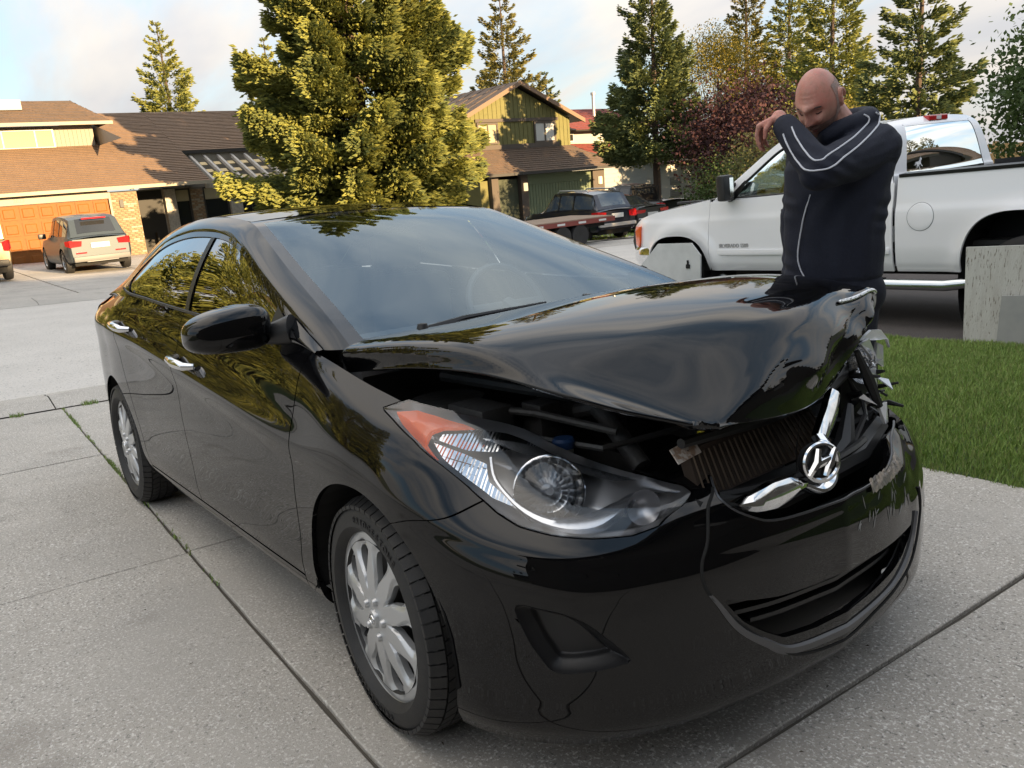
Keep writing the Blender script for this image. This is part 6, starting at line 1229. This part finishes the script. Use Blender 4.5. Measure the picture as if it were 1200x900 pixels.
rearbits(pu, -2.855, .88, .80, .30, .66, (.46,.60,M('bright_strip', (1,1,1))), .16)
q = MB(); q.tube([(-1.0,-.72,1.15),(-1.1,-.66,1.72),(-1.1,.66,1.72),(-1.0,.72,1.15)], .035, 8); q.build('roll_bar', PLAST, pu, True)
# flatbed trailer with a red-edged deck
tr_ = thing('flatbed_trailer', 'empty flatbed trailer with a red reflective edge standing in front of the navy suv', 'trailer', Matrix.Translation((-17.0,14.3,gz(-17,14.3))).to_translation())
zt = gz(-17,14.3)
q = MB()
for k in range(10): d_ = MB(); d_.box(-1.0+k*.2+.005,-1.0+k*.2+.195,-2.6,2.6,.78,.83); d_.build('deck_plank', M('trailer_wood', (.30,.22,.16), .8), tr_)
q = MB(); q.box(1.0,1.04,-2.6,2.6,.66,.80); q.box(-1.04,-1.0,-2.6,2.6,.66,.80); q.box(-1.04,1.04,2.6,2.64,.66,.80); q.box(-1.04,1.04,-2.64,-2.6,.66,.80); q.build('side_rail', M('trailer_red', (.20,.045,.035), .5), tr_)
for k in range(6): d_ = MB(); d_.box(1.04,1.05,-2.3+k*.85,-2.0+k*.85,.70,.76); d_.build('reflector_strip', M('plate_white', (1,1,1)), tr_)
q = MB(); q.box(-.7,.7,-2.5,2.5,.52,.66); q.tube([(0,-2.6,.6),(0,-3.8,.5)], .05, 8); q.build('frame', DARK, tr_)
for x in (-.9,.9):
    for y in (.5,1.2): V, F = lathe([(.2,-.1),(.32,-.1),(.34,-.05),(.34,.05),(.32,.1),(.2,.1),(.001,.06)], 24, 'x', (x,y,.34)); mk('wheel', V, F, RUB, tr_)
# ------------------------------------------------------------------ the man beside the wreck, face buried in the crook of his sleeve
PR, PBK = np.array([.859,.512,0.]), np.array([-.512,.859,0.]); P0 = np.array([1.40,1.22,.02])
def pw(p): p = np.asarray(p, float).reshape(-1,3); return P0+p[:,:1]*PR+p[:,1:2]*PBK+p[:,2:]*np.array([0,0,1.])
SKIN = M('skin', (.55,.29,.225), .45, sub=.12, var=((11,(.57,.21,.165),.40,.68),(42,(.44,.22,.165),.48,.72),(160,(.55,.31,.24),.55,.75)), bump=(160,.12)); NAVYJ = M('navy_jersey', (.0065,.0095,.022), .8, var=(120,(.009,.012,.027),.4,.6), bump=((420,.2),(26,.12)), sheen=.0); PANTS = M('navy_trousers', (.006,.008,.018), .85, bump=(200,.2)); PIPE = M('white_piping', (.62,.64,.70), .6)
def capsule(a, b, ra, rb, n=16, m=7):
    a = np.array(a, float); b = np.array(b, float); d = b-a; L = np.linalg.norm(d); d = d/L; prof = [(ra*math.cos(t)+1e-4, -0+ra*math.sin(t)) for t in np.linspace(-PI/2,0,m)]+[(rb*math.cos(t)+1e-4, L+rb*math.sin(t)) for t in np.linspace(0,PI/2,m)]
    V, F = lathe(prof, n); q = Vector(d).to_track_quat('Y','Z').to_matrix(); return [tuple(Vector(a)+q @ Vector(v)) for v in V], F
def remesh(name, shapes, vox, mat, smooth=3, parent=None, fn=None):
    q = MB()
    for V, F in shapes: q.add(V, F)
    o = mk('tmp', q.V, q.F, None); m = o.modifiers.new('r','REMESH'); m.mode = 'VOXEL'; m.voxel_size = vox; m.use_smooth_shade = True; s = o.modifiers.new('s','SMOOTH'); s.iterations = smooth; s.factor = .5
    me = bpy.data.meshes.new_from_object(o.evaluated_get(bpy.context.evaluated_depsgraph_get())); V = np.array([v.co for v in me.vertices]); F = [tuple(p.vertices) for p in me.polygons]; bpy.data.objects.remove(o); bpy.data.meshes.remove(me)
    if fn is not None: V = fn(V, F)
    return mk(name, V, F, mat, parent, R(180))
JT = dict(Lsh=(.080,.010,1.455), Lel=(-.100,-.275,1.395), Lwr=(-.228,-.150,1.568), Rsh=(-.150,.140,1.445), Rel=(-.195,.150,1.17), Rwr=(-.19,.06,.93), Lhip=(.035,.0,.93), Rhip=(-.125,.075,.93), Lkn=(.020,-.03,.50), Rkn=(-.10,.04,.50), Lan=(.03,.02,.09), Ran=(-.12,.09,.09), neck=(-.015,.045,1.50), head=(-.112,-.035,1.640))
# head frame: forward (face), up, left-of-face
hf = np.array([-.34,-.76,-.50]); hf /= np.linalg.norm(hf); hu = np.array([-.16,-.40,.90]); hu -= hf*(hu@hf); hu /= np.linalg.norm(hu); hs = np.cross(hu, hf)      # hs: towards the man's left ear
HC = np.array(JT['head'])
def hp(s, f, u): return HC+hs*s+hf*f+hu*u
def head_shape():
    n, m = 120, 90; V = []
    for i in range(m):
        ph = -PI/2+PI*i/(m-1)
        for k in range(n):
            t = 2*PI*k/n; x, y, z = math.cos(ph)*math.sin(t), math.cos(ph)*math.cos(t), math.sin(ph)        # x side, y forward, z up
            g = lambda cx, cz, sx, sz: math.exp(-((x-cx)/sx)**2-((z-cz)/sz)**2)*(1 if y > 0 else 0)
            a = .074-.016*max(0,-z-.15)**1.1; dpt = .098 if y < 0 else .092; X = x*a*(1.0-.10*max(0,-z)); Y = y*dpt; Z = z*(.118 if z > 0 else .125)
            if z < -.1 and y < 0: Y *= 1-.55*min(1,(-z-.1))
            f = 0
            f += .014*g(0,.20,.55,.13) - .018*(g(.42,.02,.20,.13)+g(-.42,.02,.20,.13)) + .010*(g(.50,-.24,.22,.18)+g(-.50,-.24,.22,.18))
            f += .010*g(0,.05,.12,.20)+.027*g(0,-.20,.13,.15)+.012*g(0,-.28,.20,.07) + .008*(g(.17,-.27,.07,.07)+g(-.17,-.27,.07,.07))
            f += .010*g(0,-.50,.28,.06)+.010*g(0,-.62,.26,.055)-.007*g(0,-.56,.30,.02)-.006*g(0,-.70,.25,.04)+.018*g(0,-.86,.28,.14)
            f += .006*(g(.40,.0,.10,.05)+g(-.40,.0,.10,.05))
            f -= .0032*sum(g(0,.34+.11*j,.5,.018) for j in range(3))
            V.append(hp(X, Y+f*1.0+.008, Z))
    F = [(i*n+k, i*n+(k+1)%n, (i+1)*n+(k+1)%n, (i+1)*n+k) for i in range(m-1) for k in range(n)]; return V, F
def ear(sd):
    out = []
    c = hp(sd*.074,-.012,-.005)
    rim = [c+hs*sd*.006*math.sin(t*.5+.4)+hf*(.016*math.cos(t)-.006)+hu*(.030*math.sin(t)+.002) for t in np.linspace(-1.9,3.4,14)]
    out.append(tube(rim, np.r_[.004,np.full(12,.0062),.004], 8)); out.append(capsule(c-hu*.020-hs*sd*.004, c+hu*.018-hs*sd*.004, .011,.013, 10)); return out
# hand: palm and five separate bent fingers drooping from the raised wrist
Lw = np.array(JT['Lwr']); hd = np.array([-.62,.28,-.20]); 
Wd_ = Lw-np.array(JT['Lel']); Wd_ /= np.linalg.norm(Wd_)
pd = np.array([-.80,.30,-.30]); pd /= np.linalg.norm(pd); ps = np.array([-.10,-.80,.0]); ps -= pd*(ps@pd); ps /= np.linalg.norm(ps); pn = np.cross(pd, ps); pn = pn if pn[2] > 0 else -pn     # ps across the knuckles, pn back of hand
W0 = Lw+Wd_*.030
hand = [capsule(Lw-Wd_*.12, W0, .031,.027)]
for j in range(4):
    o_ = (j-1.5)*.0195; kn_ = W0+pd*(.078-.006*abs(j-1.2))+ps*o_; hand.append(capsule(W0+pd*.008+ps*o_*.75, kn_, .0145,.0115, 12))
    L1, L2, L3 = [k*(1,.1,1,.0)[0]*f for k, f in zip((.040,.026,.020), [(.94,1.04,1.0,.80)[j]]*3)]
    d1 = pd*.52-pn*.80+ps*(.05*(j-1.5)); d1 /= np.linalg.norm(d1); d2 = pd*(.05+.05*j)-pn*1.0; d2 /= np.linalg.norm(d2); d3 = -pd*(.28-.05*j)-pn*.95; d3 /= np.linalg.norm(d3)
    a = kn_; b = a+d1*L1; c = b+d2*L2; e = c+d3*L3; hand += [capsule(a,b,.0105,.0092,12), capsule(b,c,.0092,.0082,12), capsule(c,e,.0082,.0066,12)]
ta = W0+ps*.024+pd*.018; tb = ta+ps*.016+pd*.024-pn*.022; tc = tb+pd*.014-pn*.026; hand += [capsule(W0+ps*.008,ta,.014,.013,12), capsule(ta,tb,.0125,.0105,12), capsule(tb,tc,.0105,.0078,12)]
body = [head_shape()]+ear(1)+ear(-1)+hand+[capsule(JT['neck'], hp(0,-.035,-.06), .062,.060), capsule((-.04,.05,1.40),(-.05,.04,1.0),.10,.11), capsule(JT['Lsh'],JT['Lel'],.045,.038), capsule(JT['Lel'],JT['Lwr'],.040,.029), capsule(JT['Rsh'],JT['Rel'],.045,.038), capsule(JT['Rel'],JT['Rwr'],.040,.03), capsule(JT['Rwr'],(-.20,.0,.84),.03,.03), capsule(JT['Lhip'],JT['Lkn'],.07,.05), capsule(JT['Lkn'],JT['Lan'],.05,.04), capsule(JT['Rhip'],JT['Rkn'],.07,.05), capsule(JT['Rkn'],JT['Ran'],.05,.04), capsule(JT['Lsh'],(-.03,.04,1.44),.05,.06), capsule(JT['Rsh'],(-.03,.04,1.44),.05,.06)]
body = [(pw(V), F) for V, F in body]
man = remesh('person', body, .0042, SKIN, 3)
tag(man, 'bald man in navy tracksuit jacket with white piping, face buried in raised sleeve', 'person')
def on_head(fn, name, mat, off):
    """patch of hair following the skull"""
    V, F = head_shape(); V = np.array(V); q = V-HC; s, f, u = q@hs, q@hf, q@hu; keep = fn(s, f, u); c = V+(q/np.linalg.norm(q, axis=1, keepdims=True))*off; W_, F_, _ = clip(pw(c), F, keep); return mk(name, W_, F_, mat, man)
STUB = M('grey_stubble', (.44,.26,.205), .6, var=((50,(.36,.26,.23),.42,.60),(260,(.27,.21,.19),.50,.66)), bump=(600,.5))
on_head(lambda s,f,u: np.minimum.reduce([.020-f+.10*np.maximum(0,.02-u), .062-u, u+.075, np.hypot(s,0)-.030])*1.0, 'hair', STUB, .0012)
on_head(lambda s,f,u: np.minimum.reduce([-.045-u-.25*np.maximum(0,np.abs(s)-.02)*0, f+.012, .25-np.abs(s), np.maximum(np.abs(s)-.012, np.maximum(-.092-u, (u+.066)*1.0*(u>-.080)-.004))]), 'beard', M('beard_stubble', (.34,.20,.16), .8, var=(300,(.22,.15,.13),.45,.6), bump=(700,.4)), .0010)
for sd in (1,-1):
    pts = [hp(sd*.012,.094,.017),hp(sd*.030,.093,.023),hp(sd*.046,.080,.018)]; mk('eyebrow', *tube(pw(cr(np.array(pts),np.linspace(0,2,9))), [.0015]+[.0034]*7+[.0015], 6), M('brow_hair', (.09,.06,.05), .9), man)
    pts = [hp(sd*.016,.083,.001),hp(sd*.029,.087,-.005),hp(sd*.043,.076,-.001)]; mk('eyelid_crease', *tube(pw(cr(np.array(pts),np.linspace(0,2,9))), [.0008]+[.0018]*7+[.0008], 6), M('lash_line', (.07,.035,.03), .8), man)
# jacket
ua = np.array([.905,-.43,0.]); na = np.array([-.43,-.905,0.])      # shoulder line, chest direction
def ring_torso(rings, n=48):
    V = []
    for (c, a, d, z) in rings:
        for k in range(n): t = 2*PI*k/n; p = np.array([c[0],c[1],z])+ua*a*math.copysign(abs(math.cos(t))**.85, math.cos(t))+na*d*math.copysign(abs(math.sin(t))**.9, math.sin(t)); V.append(p)
    m = len(rings); F = [(i*n+k, i*n+(k+1)%n, (i+1)*n+(k+1)%n, (i+1)*n+k) for i in range(m-1) for k in range(n)]+[tuple(range(n))[::-1], tuple((m-1)*n+k for k in range(n))]; return V, F
tors = ring_torso([((-.055,.045),.172,.13,.955),((-.056,.044),.182,.14,.975),((-.056,.043),.184,.145,1.05),((-.054,.040),.186,.145,1.20),((-.05,.038),.192,.145,1.32),((-.045,.04),.200,.140,1.40),((-.04,.045),.172,.122,1.46),((-.03,.052),.115,.095,1.505),((-.022,.056),.085,.080,1.535)])
jk = [tors, capsule(JT['Lsh'],JT['Lel'],.092,.068), capsule(JT['Lel'],np.array(JT['Lwr'])-Wd_*.022,.066,.046), capsule(JT['Rsh'],JT['Rel'],.088,.066), capsule(JT['Rel'],JT['Rwr'],.064,.052), capsule((.06,.02,1.455),(-.03,.05,1.47),.085,.085), capsule((-.14,.12,1.44),(-.03,.05,1.47),.085,.085)]
for t in np.linspace(0,1,7): pass
hoodp = cr(np.array([(-.085,-.035,1.515),(.0,-.03,1.545),(.055,.03,1.565),(.045,.11,1.575),(-.03,.145,1.57),(-.10,.12,1.545),(-.13,.05,1.515)]), np.linspace(0,6,13)); jk += [capsule(hoodp[i],hoodp[i+1],.036,.036) for i in range(12)]
def folds(V, F):
    N = vnormals(V, F); q = V-P0; r_, b_, z_ = q@PR, q@PBK, q[:,2]; d = np.zeros(len(V)); rg = np.random.default_rng(4)
    lowm = np.clip((1.40-z_)/.12,0,1)
    d += lowm*(.0050*np.sin(r_*40+z_*14+2.5*np.sin(z_*7+r_*6))+.003*np.sin(r_*71-z_*22+b_*30+1.5*np.sin(z_*17)))*np.clip(1-np.abs(z_-1.2)/.3,0,1)
    ed = np.clip((r_-.05)/.09,0,1)*np.clip((1.33-z_)/.06,0,1); d += ed*.0040*np.sin(z_*80+r_*30+2.2*np.sin(z_*21))*(.4+.6*np.sin(z_*13+1)**2)*np.clip((z_-.98)/.1,0,1)
    ra_ = np.clip((-.17-r_)/.05,0,1)*np.clip((1.34-z_)/.06,0,1); d += ra_*.0036*np.sin(z_*96+r_*30+2.0*np.sin(z_*19))*(.4+.6*np.sin(z_*11)**2)
    e = np.linalg.norm(np.c_[r_+.10,b_+.25,z_-1.41], axis=1); d += .0055*np.exp(-(e/.09)**2)*np.sin((r_*.6+z_)*130)
    s_ = np.linalg.norm(np.c_[r_-.06,b_-.0,z_-1.42], axis=1); d += .004*np.exp(-(s_/.12)**2)*np.sin((r_-z_)*75)
    hem = np.exp(-((z_-.985)/.012)**2); d -= .006*hem; return V+N*d[:,None]
jacket = remesh('jacket', [(pw(V), F) for V, F in jk], .0065, NAVYJ, 5, man, folds)
leg = [capsule((.02,.0,.96),JT['Lkn'],.098,.070), capsule(JT['Lkn'],JT['Lan'],.070,.055), capsule((-.11,.07,.96),JT['Rkn'],.098,.070), capsule(JT['Rkn'],JT['Ran'],.070,.055), capsule((.03,.0,.93),(-.12,.07,.93),.105,.105)]
remesh('trousers', [(pw(V), F) for V, F in leg], .010, PANTS, 4, man)
for a in ('Lan','Ran'): p = np.array(JT[a]); V, F = capsule(p-[0,0,.045], p+na*.16-[0,0,.052], .048,.040); mk('shoe', pw(V), F, M('shoe', (.03,.03,.03), .5), man)
cuff = np.array(JT['Lwr'])-Wd_*.015; V, F = tube([cuff-Wd_*.035, cuff-Wd_*.01, cuff+Wd_*.018], [.048,.046,.039], 20); mk('cuff', pw(V), F, NAVYJ, man)
V, F = tube(pw(cr(np.array([(-.075,-.005,1.525),(-.01,.0,1.55),(.018,.05,1.562),(.0,.10,1.56)]), np.linspace(0,3,12))), .018, 10); mk('shirt_collar', V, F, M('blue_shirt', (.035,.06,.13), .8), man)
STRIPES = [[(1.463,1.266,1.602),(1.467,1.273,1.595),(1.462,1.296,1.589),(1.483,1.254,1.561),(1.495,1.218,1.549),(1.503,1.184,1.536),(1.51,1.145,1.521),(1.515,1.104,1.505),(1.518,1.069,1.491),(1.52,1.035,1.479),(1.518,1.006,1.467),(1.52,0.974,1.457),(1.521,0.951,1.447),(1.518,0.936,1.438),(1.518,0.915,1.431),(1.513,0.897,1.425),(1.502,0.885,1.422),(1.488,0.876,1.421),(1.476,0.869,1.42),(1.465,0.865,1.421),(1.454,0.864,1.423),(1.441,0.865,1.427),(1.425,0.872,1.436),(1.409,0.88,1.448),(1.392,0.887,1.461),(1.378,0.893,1.475),(1.365,0.896,1.491),(1.352,0.901,1.507),(1.341,0.905,1.521),(1.334,0.909,1.531),(1.328,0.912,1.54),(1.323,0.914,1.55)],[(1.45,1.209,1.597),(1.456,1.213,1.593),(1.46,1.218,1.589),(1.464,1.22,1.584),(1.465,1.222,1.579),(1.465,1.22,1.574),(1.464,1.215,1.566),(1.462,1.201,1.556),(1.47,1.164,1.544),(1.479,1.123,1.531),(1.486,1.085,1.519),(1.489,1.05,1.508),(1.493,1.012,1.497),(1.491,0.983,1.486),(1.497,0.94,1.476),(1.495,0.917,1.467),(1.493,0.908,1.462),(1.493,0.902,1.458),(1.492,0.897,1.456),(1.49,0.891,1.454),(1.487,0.886,1.453),(1.483,0.882,1.453),(1.478,0.879,1.453),(1.472,0.877,1.454),(1.462,0.878,1.459),(1.448,0.882,1.468),(1.431,0.889,1.482),(1.414,0.896,1.496),(1.399,0.902,1.511),(1.385,0.907,1.526),(1.372,0.912,1.541),(1.363,0.918,1.552),(1.355,0.923,1.561),(1.348,0.928,1.571)],[(1.325,1.08,1.33),(1.321,1.08,1.32),(1.318,1.08,1.31),(1.315,1.079,1.3),(1.312,1.077,1.29),(1.309,1.076,1.28),(1.307,1.075,1.269),(1.304,1.074,1.258),(1.301,1.074,1.247),(1.298,1.074,1.235),(1.295,1.075,1.223),(1.292,1.076,1.21),(1.289,1.077,1.198),(1.286,1.077,1.186),(1.285,1.076,1.174),(1.282,1.077,1.161),(1.28,1.077,1.148),(1.279,1.076,1.136),(1.278,1.075,1.123),(1.277,1.076,1.112),(1.276,1.077,1.102),(1.277,1.077,1.093),(1.278,1.076,1.085),(1.28,1.076,1.078),(1.282,1.076,1.071),(1.284,1.077,1.064),(1.286,1.078,1.058),(1.288,1.079,1.051),(1.291,1.079,1.045),(1.294,1.079,1.04),(1.298,1.079,1.034),(1.302,1.079,1.028),(1.305,1.079,1.023),(1.308,1.081,1.017)]]
for k_, pts in enumerate(STRIPES): mk('zip_tape' if k_ == 2 else 'piping', *tube(cr(np.array(pts), np.linspace(0,len(pts)-1,3*len(pts))), .0031 if k_ < 2 else .0027, 6), PIPE, man)
